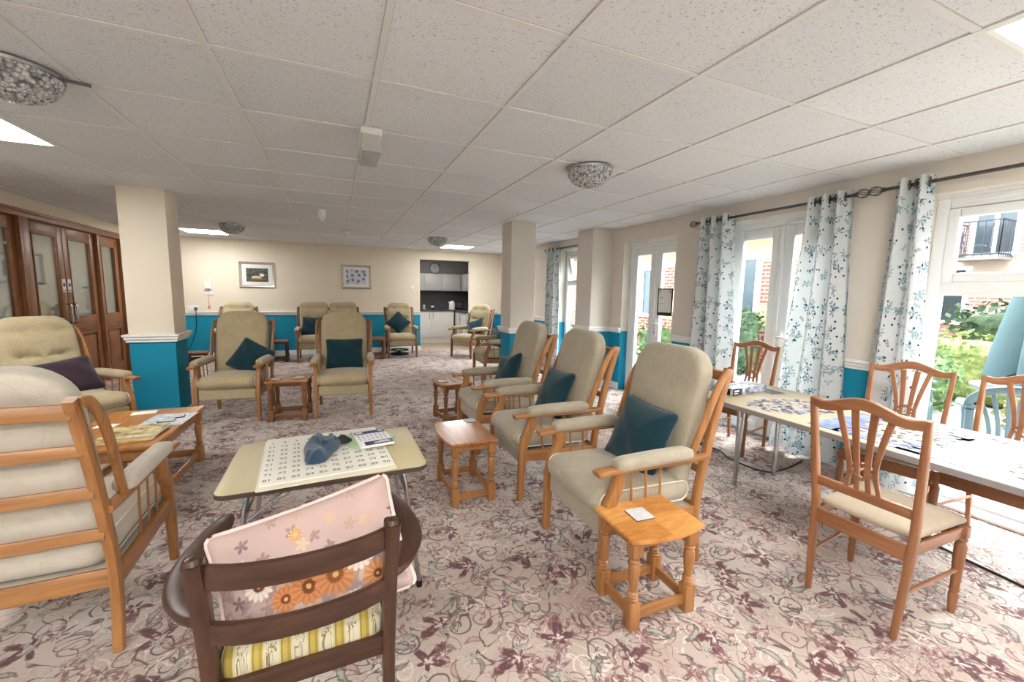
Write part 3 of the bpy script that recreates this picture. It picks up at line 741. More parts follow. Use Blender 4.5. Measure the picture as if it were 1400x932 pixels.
def cabinet(name, label, x0, x1, yf, yb, z0, z1, nd, plinth=True, rz=None, DOORW=DOORW):
    """cabinet whose doors face -y (or -x when rz) with slim handles"""
    M = None
    r = thing(name, label, 'cabinet', ((x0+x1)/2, (yf+yb)/2, z0), 0)
    ox, oy = (x0+x1)/2, (yf+yb)/2; w, d, h = x1-x0, yb-yf, z1-z0
    pz = .15 if plinth else 0.
    if not rz:
        bm = NB(); b2(bm, (-w/2, -d/2+.02, pz), (w/2, d/2, h)); build('carcass', bm, DOORW, r)
        if plinth: bm = NB(); b2(bm, (-w/2, -d/2+.03, 0), (w/2, -d/2+.05, pz)); build('plinth', bm, DOORW, r)
        for k in range(nd):
            a, b = -w/2+w*k/nd+.002, -w/2+w*(k+1)/nd-.002
            bm = NB(); b2(bm, (a, -d/2, pz+.004), (b, -d/2+.018, h-.01), .002); dd = build('door', bm, DOORW, r)
            hx = b-.045 if k % 2 == 0 else a+.045
            if plinth: bm = NB(); tube(bm, [(hx, -d/2, h-.20), (hx, -d/2-.028, h-.20), (hx, -d/2-.028, h-.04), (hx, -d/2, h-.04)], .006, 6); build('handle', bm, STEEL, dd)
    else:
        bm = NB(); b2(bm, (-w/2+.02, -d/2, pz), (w/2, d/2, h)); build('carcass', bm, DOORW, r)
        if plinth: bm = NB(); b2(bm, (-w/2+.03, -d/2, 0), (-w/2+.05, d/2, pz)); build('plinth', bm, DOORW, r)
        for k in range(nd):
            a, b = -d/2+d*k/nd+.002, -d/2+d*(k+1)/nd-.002
            bm = NB(); b2(bm, (-w/2, a, pz+.004), (-w/2+.018, b, h-.01), .002); dd = build('door', bm, DOORW, r)
            hy = b-.1
            if plinth: bm = NB(); tube(bm, [(-w/2, hy, h-.20), (-w/2-.028, hy, h-.20), (-w/2-.028, hy, h-.04), (-w/2, hy, h-.04)], .006, 6); build('handle', bm, STEEL, dd)
    return r
cabinet('kitchen_base_cabinet', 'white kitchen base cabinet with a pair of doors under the worktop', 1.76, 3.02, 11.2, 11.78, .005, .875, 2)
cabinet('kitchen_corner_cabinet', 'white base cabinet returning along the right side of the kitchen', 3.05, 3.65, 10.2, 11.2, .005, .875, 2, True, True)
bm = NB(); b2(bm, (1.71, 11.18, .88), (3.655, 11.78, .915), .004); b2(bm, (3.03, 10.18, .88), (3.655, 11.18, .915), .004)
tag(build('kitchen_worktop', bm, WT), 'dark grey kitchen worktop running round the corner', 'worktop')
cabinet('kitchen_wall_cabinet', 'white kitchen wall cabinet above the dark splashback', 1.76, 3.28, 11.45, 11.78, 1.43, 1.90, 3, False, None, DOORW_SHADED)
cabinet('kitchen_side_cabinet', 'wall cabinet on the right side of the kitchen', 3.30, 3.65, 10.2, 11.78, 1.43, 1.90, 2, False, True, DOORW_SHADED)
# clock
r = thing('wall_clock', 'round wall clock with a silver rim high in the kitchen', 'clock', (2.62, 11.795, 2.06)); M = Matrix.Rotation(PI/2, 4, 'X')
bm = NB(); lathe(bm, [(.135, 0), (.135, .012), (.02, .013)], n=36, M=M); build('face', bm, plain('clock_face', (206, 206, 202), .4, var=.01), r)
bm = NB(); lathe(bm, [(.128, .0), (.150, .004), (.152, .03), (.138, .036), (.132, .014)], n=36, M=M, cap=False); build('rim', bm, CHROME, r)
bm = NB()
for k in range(12): a = PI/6*k; box(bm, (.112*math.sin(a), -.016, .112*math.cos(a)), (.01, .003, .022)) if k % 3 == 0 else box(bm, (.114*math.sin(a), -.016, .114*math.cos(a)), (.007, .003, .010))
build('hour_marks', bm, BLACK, r)
bm = NB(); sweep(bm, [(0, -.019, 0), (.05, -.019, .04)], prof_rect(.003, .010)); build('hour_hand', bm, BLACK, r)
bm = NB(); sweep(bm, [(0, -.022, 0), (-.02, -.022, .098)], prof_rect(.003, .007)); build('minute_hand', bm, BLACK, r)
# things on the worktop
r = thing('coffee_machine', 'dark coffee machine at the left end of the kitchen worktop', 'coffee machine', (2.06, 11.45, .915))
bm = NB(); b2(bm, (-.07, -.12, 0), (.07, .12, .035), .01); b2(bm, (-.07, .0, .035), (.07, .12, .27), .015); b2(bm, (-.07, -.12, .2), (.07, .0, .28), .015); build('body', bm, BLACK, r)
bm = NB(); lathe(bm, [(.045, .04), (.05, .09), (.045, .15), (.03, .16)], (0, -.06, 0), 16); build('carafe', bm, plain('smoked_glass', (52, 50, 50), .1), r)
r = thing('glass_jar', 'small clear jar with a white lid beside the coffee machine', 'jar', (2.24, 11.42, .915))
bm = NB(); lathe(bm, [(.032, 0), (.036, .01), (.036, .09), (.028, .1)], n=14); build('body', bm, plain('pale_glass', (190, 196, 196), .15), r)
bm = NB(); lathe(bm, [(.03, .1), (.032, .125), (.01, .13)], n=14); build('lid', bm, PLASTIC, r)
r = thing('pump_bottle', 'dark pump bottle standing in the middle of the kitchen worktop', 'bottle', (2.47, 11.42, .915))
bm = NB(); lathe(bm, [(.034, 0), (.038, .01), (.038, .13), (.014, .16), (.012, .18)], n=14); build('body', bm, plain('dark_bottle', (48, 46, 46), .25), r)
bm = NB(); lathe(bm, [(.036, .05), (.0385, .05), (.0385, .11), (.036, .11)], n=14, cap=False); build('paper_label', bm, PAPER, r)
bm = NB(); tube(bm, [(0, 0, .18), (0, 0, .215), (-.05, 0, .212)], .007, 6); build('pump', bm, BLACK, r)
r = thing('electric_kettle', 'white electric kettle with a dark handle on the kitchen worktop', 'kettle', (2.98, 11.25, .915))
bm = NB(); lathe(bm, [(.085, 0), (.088, .01), (.082, .12), (.066, .22), (.05, .235), (.02, .245)], n=22); build('body', bm, PLASTIC, r)
bm = NB(); sweep(bm, smooth_path([(.06, 0, .215), (.12, 0, .21), (.135, 0, .15), (.10, 0, .05), (.08, 0, .035)], 4), prof_rect(.026, .02, .4), (0, 1, 0)); build('handle', bm, BLACK, r)
bm = NB(); sweep(bm, [(-.06, 0, .18), (-.085, 0, .2), (-.10, 0, .215)], prof_rect(.04, .03, .3), (0, 1, 0)); build('spout', bm, PLASTIC, r)
r = thing('toaster', 'small dark toaster in the corner behind the kettle', 'toaster', (3.22, 11.42, .915))
bm = NB(); softbox(bm, (0, 0, .1), (.26, .17, .18), .03, seg=5); build('body', bm, STEEL, r)
bm = NB(); b2(bm, (-.1, -.04, .186), (.1, -.015, .193)); b2(bm, (-.1, .015, .186), (.1, .04, .193)); build('slots', bm, BLACK, r)

# ------------------------------------------------------------------ on the back wall
SIL = plain('silver_frame', (186, 180, 168), .35, .6, var=.08); MOUNT = plain('picture_mount', (232, 230, 226), .8, var=.01)
def picture(label, x0, x1, z0, z1, art, fw, mw):
    cx, cz, w, h = (x0+x1)/2, (z0+z1)/2, x1-x0, z1-z0
    r = thing('framed_picture', label, 'picture', (cx, YB-.002, cz))
    bm = NB(); pr = [(0, 0), (0, -.014), (fw*.35, -.028), (fw*.8, -.02), (fw, -.008), (fw, 0)]
    cs = [(-1, -1), (1, -1), (1, 1), (-1, 1)]; rings = []
    for sx, sz in cs: rings.append([bm.verts.new((sx*(w/2-a), b, sz*(h/2-a))) for a, b in pr])
    for i in range(4):
        for j in range(len(pr)-1): bm.faces.new((rings[i][j], rings[i][j+1], rings[(i+1) % 4][j+1], rings[(i+1) % 4][j]))
    build('frame', bm, SIL, r)
    bm = NB(); b2(bm, (-w/2+fw*.8, -.008, -h/2+fw*.8), (w/2-fw*.8, -.002, h/2-fw*.8)); build('mount', bm, MOUNT, r)
    q = fw+mw; bm = NB(); b2(bm, (-w/2+q, -.0095, -h/2+q), (w/2-q, -.007, h/2-q)); build('print', bm, art, r)
g = G('landscape_print'); v = g.co(); x, y, z = g.xyz(v)
c = g.ramp(g.noise(g.map(v, (1, 1, 2.4)), 11., 4., .6), [(.3, lin((26, 32, 30))), (.48, lin((62, 74, 62))), (.6, lin((96, 100, 84))), (.75, lin((40, 52, 62)))])
def blob(cx, cz, rx, rz, colr, c):
    e = g.ma('ADD', g.ma('POWER', g.ma('DIVIDE', g.ma('SUBTRACT', x, cx), rx), 2.), g.ma('POWER', g.ma('DIVIDE', g.ma('SUBTRACT', z, cz), rz), 2.))
    return g.mix(g.step(g.ma('ADD', e, g.noise(v, 18., 2.)), 1.6, 1.2), c, lin(colr))
c = blob(-.02, -.06, .09, .045, (214, 198, 160), c); c = blob(.08, .0, .045, .035, (224, 214, 186), c); c = blob(.0, -.085, .14, .02, (120, 96, 66), c)
picture('silver framed dark landscape picture with pale rounded shapes on the back wall', -1.775, -1.135, 1.42, 1.945, g.pbr(c, .5), .05, .075)
g = G('blue_flower_print'); v = g.co(); x, y, z = g.xyz(v); P = g.vec(x, z, 0.)
c = g.mix(g.noise(v, 5., 2.), lin((216, 218, 226)), lin((190, 200, 220)))
X, Y, rr_, th, q, q2 = g.cells(P, 9., .6)
e = g.ma('DIVIDE', rr_, g.ma('ADD', .03, g.ma('MULTIPLY', g.ma('COSINE', g.ma('MULTIPLY', th, 5.)), .010)))
c = g.mix(g.step(e, 1.2, .8), c, g.mix(g.noise(v, 60., 2.), lin((46, 56, 72)), lin((130, 138, 150))))
picture('silver framed pale picture of blue-grey flowers, right of the two on the back wall', .135, .765, 1.44, 1.965, g.pbr(c, .5), .045, .06)
# call point with pull cord
r = thing('call_unit', 'white wall call unit with an orange pull cord on the back wall', 'call unit', (-2.31, YB-.001, 1.44))
bm = NB(); b2(bm, (-.068, -.035, -.10), (.068, 0, .10), .014); build('body', bm, PLASTIC, r)
bm = NB(); b2(bm, (-.045, -.04, -.085), (.045, -.034, -.05), .003); build('speaker_slot', bm, plain('call_grey', (120, 120, 118), .5), r)
bm = NB(); b2(bm, (-.075, -.012, -.185), (.09, 0, -.105), .004); build('back_plate', bm, PLASTIC, r)
bm = NB(); tube(bm, [(0, -.02, -.12), (.0, -.02, -.40)], .004, 5); lathe(bm, [(.004, -.38), (.02, -.42), (.022, -.435), (.004, -.45)], (0, -.02, 0), 10); build('pull_cord', bm, plain('cord_orange', (206, 130, 110), .6), r)
r = thing('wall_socket', 'white double wall socket with a black plug on the back wall', 'socket', (-2.58, YB-.001, 1.0))
bm = NB(); b2(bm, (-.09, -.012, -.05), (.09, 0, .05), .004); build('plate', bm, PLASTIC, r)
bm = NB(); b2(bm, (.03, -.05, -.035), (.08, -.012, .02), .008); build('plug', bm, plain('plug_grey', (86, 86, 86), .5), r)
bm = NB(); tube(bm, smooth_path([(.055, -.045, -.03), (.06, -.06, -.15), (.04, -.05, -.4), (-.05, -.05, -.7), (-.2, -.06, -.96)], 4), .006, 6); build('cord', bm, BLACK, r)
r = thing('light_switch', 'white light switch on the back wall beside the kitchen opening', 'switch', (1.67, YB-.001, 1.48))
bm = NB(); b2(bm, (-.045, -.01, -.045), (.045, 0, .045), .004); build('plate', bm, PLASTIC, r)
bm = NB(); b2(bm, (-.012, -.014, -.02), (.012, -.009, .02), .002); build('rocker', bm, PLASTIC, r)
# framed notice on the far French doors
r = thing('framed_notice', 'black framed white notice stuck to the French door glass', 'notice', (XF-.012, 4.235, 1.335))
bm = NB()
for a, b in (((-.13, -.18), (-.115, .18)), ((.115, -.18), (.13, .18)), ((-.115, -.18), (.115, -.135)), ((-.115, .165), (.115, .18))): b2(bm, (-.008, a[0], a[1]), (.006, b[0], b[1]), .002)
build('frame', bm, BLACK, r)
bm = NB(); b2(bm, (-.003, -.115, -.135), (.003, .115, .165)); build('paper', bm, PAPER, r)
bm = NB()
for z, w in ((.06, .07), (.045, .05), (-.02, .06)): b2(bm, (-.0045, .09-w, z), (-.0025, .09, z+.005))
for y in (-.085, .085): b2(bm, (-.0055, y-.012, .125), (-.0025, y+.012, .15), .003)
build('print_marks', bm, plain('faint_print', (150, 152, 176), .8), r)
# ------------------------------------------------------------------ curtains and poles
XR = XW-.095; RODZ = 2.235
def curtain(label, t0, t1, b0, b1, zb, folds, ph=0., width=1.15, amp=.05, bamp=.06):
    """t0/t1: y range at the pole, b0/b1: y range at the hem"""
    r = thing('curtain', label, 'curtain', (XR, (t0+t1)/2, 0), 0, 'leaf print curtains')
    yc = (t0+t1)/2; nu, nv = folds*16, 26; zt = 2.285; bm = NB(); grid = []; uvd = {}
    for j in range(nv+1):
        t = j/nv; z = zt+(zb-zt)*t; row = []
        for i in range(nu+1):
            s = i/nu; e = t**1.3
            y = (t0+(t1-t0)*s)*(1-e)+(b0+(b1-b0)*s)*e
            a = amp*(1-e)+bamp*e
            w = math.sin(2*PI*folds*s+ph+.5*math.sin(3*t+s*4)*t)
            x = a*w*(1.+.25*math.sin(7*s+ph)*t) + .012*math.sin(5*t+9*s)*t
            x = min(x, XW-XR-.012)
            v = bm.verts.new((x, y-yc+.010*math.cos(4*PI*folds*s+ph)*t, z+(.008*math.sin(9*s+ph)*t if j == nv else 0)))
            uvd[v] = (s*width, z); row.append(v)
        grid.append(row)
    for j in range(nv):
        for i in range(nu): bm.faces.new((grid[j][i], grid[j][i+1], grid[j+1][i+1], grid[j+1][i]))
    co = {tuple(round(c, 5) for c in v.co): uv for v, uv in uvd.items()}
    build('cloth', bm, CURTAIN, r, 80., uv=lambda v: co[tuple(round(c, 5) for c in v.co)])
    for k in range(folds*2):
        s = (k+.5)/(folds*2)-ph/(2*PI*folds)+.0
        s = (k*PI-ph)/(2*PI*folds)
        if not 0.02 < s < .98: continue
        y = t0+(t1-t0)*s-yc; bm = NB(); ring = [(.0, y+.0, RODZ)]
        pts = [(.028*math.cos(2*PI*i/16)*.9, y+.028*math.cos(2*PI*i/16)*.45*(1 if k % 2 else -1), RODZ+.03*math.sin(2*PI*i/16)) for i in range(16)]
        sweep(bm, pts, prof_circ(.0065, 6), (0, 1, .01), None, 0, True); build('eyelet', bm, PEWTER, r)
    return r
curtain('leaf print curtain hanging beside the far window, past the right pillar', 6.76, 7.18, 6.72, 7.16, .04, 3, .4, .9, .045, .05)
curtain('leaf print curtain left of the near French doors', 3.14, 3.56, 3.0, 3.6, .05, 3, 1.2, 1.1)
curtain('wide leaf print curtain right of the near French doors, falling behind the jigsaw table', 2.06, 2.40, 1.95, 2.56, .03, 3, .3, 1.2, .05, .075)
curtain('leaf print curtain left of the large window at the right edge', 1.58, 1.80, 1.50, 1.87, .03, 2, 2.2, .8, .05, .05)
def pole(label, y0, y1, ends=(1, 1)):
    r = thing('curtain_pole', label, 'curtain pole', (XR, (y0+y1)/2, RODZ)); h = (y1-y0)/2
    bm = NB(); tube(bm, [(0, -h, 0), (0, h, 0)], .0125, 12); build('rod', bm, PEWTER, r)
    for s, on in zip((-1, 1), ends):
        if not on: continue
        bm = NB(); M = Matrix.Translation((0, s*h, 0)) @ Matrix.Rotation(-s*PI/2, 4, 'X')
        lathe(bm, [(.016, -.01), (.018, .0), (.014, .01)], n=12, M=M)
        for k in range(6):                               # open cage finial
            a = PI/3*k; pts = [M @ Vector((math.cos(a)*rr, math.sin(a)*rr, zz)) for rr, zz in ((.012, .005), (.03, .03), (.034, .05), (.026, .075), (.006, .092))]
            tube(bm, smooth_path(pts, 2), .0035, 5)
        lathe(bm, [(.004, .085), (.01, .092), (.004, .1)], n=10, M=M); build('finial', bm, PEWTER, r)
    for y in ((-h+.12, h-.12) if h > .5 else (0,)):
        bm = NB(); tube(bm, [(0, y, 0), (.06, y, -.0), (.094, y, 0)], .008, 8); lathe(bm, [(.022, 0), (.022, .008)], n=14, M=Matrix.Translation((.086, y, 0)) @ Matrix.Rotation(PI/2, 4, 'Y')); build('bracket', bm, PEWTER, r)
pole('pewter curtain pole over the near French doors', 2.04, 3.60); pole('pewter curtain pole over the large window at the right edge', -1.1, 1.86); pole('short pewter curtain pole over the far window', 5.72, 7.2)

# ================================================================== FURNITURE
def chair_mats(kind):
    return {'A': (F_BEIGE(), honey), 'B': (F_CREAM(), oak), 'C': (F_CREAM(), brownoak), 'D': (F_PALE(), honey)}[kind]
def make_armchair(label, kind, tuft=False, n=1, group=None):
    fab, wd = chair_mats(kind); W = .285 if n == 1 else .56; Z = wd('z')
    r = thing('armchair' if n == 1 else 'two_seat_settee', label, 'armchair' if n == 1 else 'settee', (0, 0, 0), 0, group)
    for s in (-1, 1):
        x = s*W
        bm = NB(); pts = smooth_path([(x, .285, 0), (x, .28, .16), (x, .272, .34), (x, .255, .43), (x, .222, .50), (x, .208, .56), (x, .218, .600)], 4)
        sweep(bm, pts, prof_rect(.046, .058, .25), (1, 0, 0), lambda t: (.80+.2*min(1, t*2.2), .72+.35*min(1, t*1.8) if t < .6 else 1.07-.25*(t-.6)))
        build('front_leg', bm, Z, r)
        bm = NB(); pts = smooth_path([(x, -.33, 0), (x, -.305, .22), (x, -.315, .42), (x, -.395, .78), (x, -.475, 1.045)], 4)
        sweep(bm, pts, prof_rect(.034, .047, .25), (1, 0, 0), lambda t: (1., .72+.28*min(1, t*3) if t < .7 else 1-.2*(t-.7)))
        build('rear_leg', bm, Z, r)
        bm = NB(); xx = x+s*.012
        sweep(bm, smooth_path([(xx, -.352, .592), (xx, -.2, .590), (xx, .05, .597), (xx, .22, .604), (xx, .315, .604), (xx, .345, .598)], 3), prof_rect(.07, .028, .45), (1, 0, 0), lambda t: (.62+.45*t if t < .9 else 1.02-.25*(t-.9)*5, 1.))
        arm = build('arm', bm, wd('y'), r)
        bm = NB(); softbox(bm, (xx, .01, .628), (.084, .47, .062), .028, .008, seg=8)
        build('arm_pad', bm, fab, arm)
        bm = NB(); xw = x+s*.02
        sweep(bm, smooth_path([(xw, -.462, 1.03), (xw+s*.006, -.425, 1.025), (xw+s*.010, -.372, .96), (xw+s*.010, -.325, .86), (xw+s*.006, -.283, .75), (xw, -.245, .655), (xw, -.225, .60)], 4), prof_rect(.022, .043, .4), (1, 0, 0), lambda t: (1., .8+.25*math.sin(PI*t)))
        build('wing', bm, Z, r)
        bm = NB(); sweep(bm, [(x, .265, .315), (x, 0, .30), (x, -.30, .285)], prof_rect(.026, .075, .2), (1, 0, 0)); build('side_rail', bm, wd('y'), r)
        for y in (.13, .04, -.05):
            bm = NB(); sweep(bm, [(x, y-.012, .33), (x, y+.006, .60)], prof_rect(.009, .013, .5), (1, 0, 0)); build('spindle', bm, Z, r)
    bm = NB(); softbox(bm, (0, .262, .305), (2*W-.05, .04, .115), .014, seg=6); build('front_border', bm, fab, r)
    bm = NB(); b2(bm, (-W+.02, -.30, .285), (W-.02, .24, .315), .004); build('seat_deck', bm, fab, r)
    # back rails between the posts
    for z, y, h in ((.30, -.305, .07), (.50, -.345, .045), (.68, -.385, .045), (.85, -.425, .045), (1.0, -.468, .055)):
        bm = NB(); sweep(bm, [(-W, y, z), (0, y-.012, z+(.008 if z > .9 else 0)), (W, y, z)], prof_rect(.022, h, .25), (0, 1, -.25)); build('back_rail', bm, wd('x'), r)
    cw = 2*W/n
    for k in range(n):
        cx = -W+cw*(k+.5); w = cw-.045 if n == 1 else cw-.02
        bm = NB(); softbox(bm, (cx, .012, .412), (w+.01, .605, .15), .07, .018, M=Matrix.Rotation(R(2.2), 4, 'X'), front=.025, seg=12)
        sc = build('seat_cushion', bm, fab, r, 60)
        for s in ((-1, 1) if n == 1 else ()):
            bm = NB(); o = rrect(.56, .105, .05, seg=6)
            tube(bm, [(cx+s*(w/2-.004), .01+a, .412+.0+b+.038*a) for a, b in o], .0045, 6, closed=True); build('piping', bm, plain('cream_piping', (222, 214, 196), .9), sc)
        bm = NB(); h = .74; o = rrect(w-.005, h, .15 if n == 1 else .09, .05, 8)
        def relief(x, y, side):
            if not tuft: return .010*math.cos(x*9)*math.cos((y+.05)*6)+.006*math.sin(y*17+x*7)
            rows = abs(math.sin((y-.02)*PI/.215)); e = -.030*(1-rows)**3
            for bx in (-.13, .13):
                for by in (.02, .235, -.195): e -= .022*math.exp(-((x-bx)**2+(y-by)**2)/.0016)
            return e+.008
        M = frame((cx, -.318, .42+h/2*math.cos(R(12.5))), (1, 0, 0), (0, -math.sin(R(12.5)), math.cos(R(12.5))))
        if M.to_3x3().col[2].y < 0: M = frame((cx, -.318, .42+h/2*math.cos(R(12.5))), (-1, 0, 0), (0, -math.sin(R(12.5)), math.cos(R(12.5))))
        bm = NB(); cushion(bm, o, .078, .045, 5., M, 0, relief, 12); build('back_cushion', bm, fab, r, 70)
    return r
def pillow_bm(w, h, t, wr=.006, seed=0):
    bm = NB(); q = random.Random(seed); a, b = q.random()*6, q.random()*6
    fn = lambda x, y, s: wr*(math.sin(x*23+a+y*9)*math.sin(y*19+b)+.6*math.sin((x+y)*31+a))
    cushion(bm, rrect(w, h, .022, seg=3, pinch=.055), t, t, 2.0, None, 0, fn, 12); return bm
def scatter(name, label, mat, chair, pos, right, up, w=.40, h=.40, t=.065, seed=0, cat='cushion', group=None, smooth=60):
    """scatter cushion: pos/right/up in the frame of the seat it lies on"""
    o = build(name, pillow_bm(w, h, t, .006, seed), mat, None, smooth); tag(o, label, cat, group)
    M = Matrix.Translation(chair.location) @ Matrix.Rotation(chair.rotation_euler.z, 4, 'Z') if chair else Matrix.Identity(4)
    bm = NB(); pts = rrect(w, h, .022, seg=3, pinch=.055); tube(bm, [(x*1.0, y*1.0, 0) for x, y in pts], .0045, 5, closed=True); build('seam', bm, mat, o)
    o.matrix_world = M @ frame(pos, right, up); return o
def turn(v, d):  # rotate a local (x,z-plane) direction pair by d degrees about the cushion normal
    return v
def place(o, x, y, deg): o.location = (x, y, 0); o.rotation_euler = (0, 0, R(deg)); return o
def leaning(ang, lean=22.):
    """right, up vectors for a cushion leaning on the back, turned by ang in its own plane; it faces +y"""
    u = Vector((0, -math.sin(R(lean)), math.cos(R(lean)))); r = Vector((-1, 0, 0)); a = R(ang)
    return r*math.cos(a)+u*math.sin(a), u*math.cos(a)-r*math.sin(a)
AR = 'wooden armed fireside chairs'
a1 = place(make_armchair('large beige fireside armchair in the right foreground behind the near side table', 'A', group=AR), 1.43, 1.815, 90)
a2 = dup(a1, (1.42, 2.75, 0), R(90), 'beige fireside armchair second in the right-hand row, behind the nearest one')
a3 = dup(a1, (1.40, 3.63, 0), R(91), 'beige fireside armchair furthest back in the right-hand row, before the centre pillar')
cl = place(make_armchair('cream fireside armchair right of the left pillar with a tilted teal cushion', 'B', group=AR), -1.04, 5.353, 180-6)
cm = dup(cl, (.075, 5.18, 0), R(180-3), 'cream fireside armchair in the middle of the room with an upright square teal cushion')
lb = place(make_armchair('pale cream fireside armchair at the left holding a purple cushion', 'B', True, group=AR), -2.10, 4.62, -128)
lf = place(make_armchair('pale fireside armchair in the left foreground seen from behind', 'D', True, group=AR), -1.105, 2.28, 0)
bc = place(make_armchair('small buttoned armchair against the back wall beside the kitchen opening', 'C', True, group='buttoned armchairs around the back of the room'), 1.30, 9.18, 179)
bl = dup(bc, (-1.73, 9.18, 0), R(181), 'armchair against the back wall, only its top showing behind the left cream armchair')
rb = dup(bc, (2.72, 8.72, 0), R(120), 'buttoned armchair turned sideways in front of the wall right of the kitchen')
r6 = dup(bc, (2.48, 6.52, 0), R(90), 'armchair half hidden behind the centre pillar with papers on its seat')
st = place(make_armchair('small two seat settee against the back wall with one teal cushion', 'C', True, 2), -.13, 9.16, 180)
TG = 'teal velvet scatter cushions'
rt, up = leaning(-3); scatter('scatter_cushion', 'teal cushion tilted on the large armchair in the right foreground', F_TEAL(), a1, (-.02, -.13, .630), rt, up, .40, .40, .085, 1, group=TG)
rt, up = leaning(3, 24); scatter('scatter_cushion', 'teal cushion on the second armchair of the right-hand row', F_TEAL(), a2, (.06, -.15, .640), rt, up, .38, .38, .065, 2, group=TG)
rt, up = leaning(16, 24); scatter('scatter_cushion', 'teal cushion on the last armchair of the right-hand row', F_TEAL(), a3, (.06, -.13, .640), rt, up, .38, .38, .065, 3, group=TG)
rt, up = leaning(-30, 24); scatter('scatter_cushion', 'teal cushion tipped on its corner on the cream armchair by the left pillar', F_TEAL(), cl, (-.12, -.13, .625), rt, up, .37, .37, .065, 4, group=TG)
rt, up = leaning(0, 20); scatter('scatter_cushion', 'square teal cushion upright on the cream armchair in the middle', F_TEAL(), cm, (-.005, -.14, .655), rt, up, .41, .37, .065, 5, group=TG)
rt, up = leaning(45, 20); scatter('scatter_cushion', 'teal cushion standing on its point on the armchair beside the kitchen', F_TEAL(), bc, (.03, -.15, .72), rt, up, .38, .38, .06, 6, group=TG)
rt, up = leaning(-5, 22); scatter('scatter_cushion', 'teal cushion at the left end of the settee', F_TEAL(), st, (.30, -.14, .655), rt, up, .40, .40, .06, 7, group=TG)
rt, up = leaning(20, 30); scatter('scatter_cushion', 'teal cushion on the armchair turned sideways by the kitchen', F_TEAL(), rb, (-.02, -.12, .63), rt, up, .38, .38, .06, 8, group=TG)
rt, up = leaning(0, 30); scatter('scatter_cushion', 'teal cushion glimpsed on the armchair half hidden by the centre pillar', F_TEAL(), r6, (.03, -.12, .66), rt, up, .38, .38, .06, 9, group=TG)
rt, up = leaning(6, 28); scatter('scatter_cushion', 'dark purple oblong cushion on the cream armchair at the left', F_PURPLE(), lb, (-.05, -.12, .62), rt, up, .47, .33, .075, 10)

# ------------------------------------------------------------------ turned-leg tables
def turned_leg(r, h, x, y, s=1.):
    """square foot block, turned shaft, square top block; returns bmesh"""
    bm = NB(); q = .021*s
    b2(bm, (x-q, y-q, 0), (x+q, y+q, .105*s), .003); b2(bm, (x-q, y-q, h-.06*s), (x+q, y+q, h), .003)
    a, b = .105*s, h-.06*s; L = b-a
    pf = [(.8, 0), (.98, .03), (.7, .06), (.95, .10), (.7, .135), (.95, .17), (.66, .21), (.72, .30), (.9, .50), (1., .68), (.92, .78), (.66, .84), (.98, .89), (.7, .93), (.95, 1.)]
    lathe(bm, [(q*k, a+L*t) for k, t in pf], (x, y, 0), 12); return bm
def bow_outline(w, d, bow, chip=.012):
    o = [(-w/2, d/2), (-w/2, -d/2)]
    for k in range(1, 16): t = k/16; o.append((-w/2+w*t, -d/2-bow*math.sin(PI*t)))
    return o+[(w/2, -d/2), (w/2, d/2)]
g = G('quartered_veneer'); v = g.co(); x, y, z = g.xyz(v)
wch = g.ma('GREATER_THAN', g.ma('MULTIPLY', x, g.ma('ADD', y, .01)), 0)
va = g.map(v, (14, 60, 8), rot=(0, 0, R(38))); vb = g.map(v, (14, 60, 8), rot=(0, 0, R(-38)))
f = g.mix(wch, g.n('TexNoise', {'Vector': va, 'Scale': 1., 'Detail': 4.}).outputs[0], g.n('TexNoise', {'Vector': vb, 'Scale': 1., 'Detail': 4.}).outputs[0])
cA = g.ramp(f, [(.3, lin((196, 134, 66))), (.7, lin((222, 164, 92)))]); cB = g.ramp(f, [(.3, lin((176, 112, 52))), (.7, lin((206, 146, 78)))])
VENEER = g.pbr(g.mix(wch, cA, cB), .28, 0., None, .5, coat=.2)
def side_table(label, w, d, h, top, wd, bow=.03, group='turned leg side tables'):
    """bow front at -y"""
    r = thing('side_table', label, 'side table', (0, 0, 0), 0, group)
    bm = NB(); slab(bm, bow_outline(w, d, bow), h-.02, h, .005); build('table_top', bm, top, r)
    lx, ly = w/2-.045, d/2-.035
    for sx in (-1, 1):
        for sy in (-1, 1): build('leg', turned_leg(r, h-.021, sx*lx, sy*ly, 1.22), wd('z'), r)
    bm = NB()
    for sy in (-1, 1): b2(bm, (-lx, sy*ly-.009, h-.065), (lx, sy*ly+.009, h-.021), .002)
    for sx in (-1, 1): b2(bm, (sx*lx-.009, -ly, h-.065), (sx*lx+.009, ly, h-.021), .002)
    build('apron', bm, wd('x'), r)
    for sy in (-1, 1): bm = NB(); b2(bm, (-lx, sy*ly-.010, .035), (lx, sy*ly+.010, .080), .003); build('stretcher', bm, wd('x'), r)
    for sx in (-1, 1): bm = NB(); b2(bm, (sx*lx-.010, -ly, .035), (sx*lx+.010, ly, .080), .003); build('stretcher', bm, wd('y'), r)
    return r
g = G('polished_top'); v = g.co(); f = g.noise(g.map(v, (3, 40, 3)), 1.3, 4.)
PTOP = g.pbr(g.ramp(f, [(.3, lin((150, 92, 46))), (.7, lin((184, 120, 66)))]), .22, coat=.3)
place(side_table('small honey oak side table with a quartered top in the right foreground', .39, .29, .425, VENEER, honey), 1.29, 1.395, -2)
place(side_table('oak side table with a bowed edge between the folding table and the second armchair', .50, .325, .44, PTOP, honey), .825, 2.755, -90)
place(side_table('oak side table beside the last armchair of the right-hand row', .42, .33, .44, PTOP, brownoak), 1.17, 4.42, -84)
place(side_table('oak side table between the two cream armchairs in the middle', .42, .36, .445, PTOP, brownoak), -.485, 5.08, -7)
place(side_table('small dark side table against the back wall left of the settee', .34, .28, .42, PTOP, walnut), -1.02, 9.12, 0)
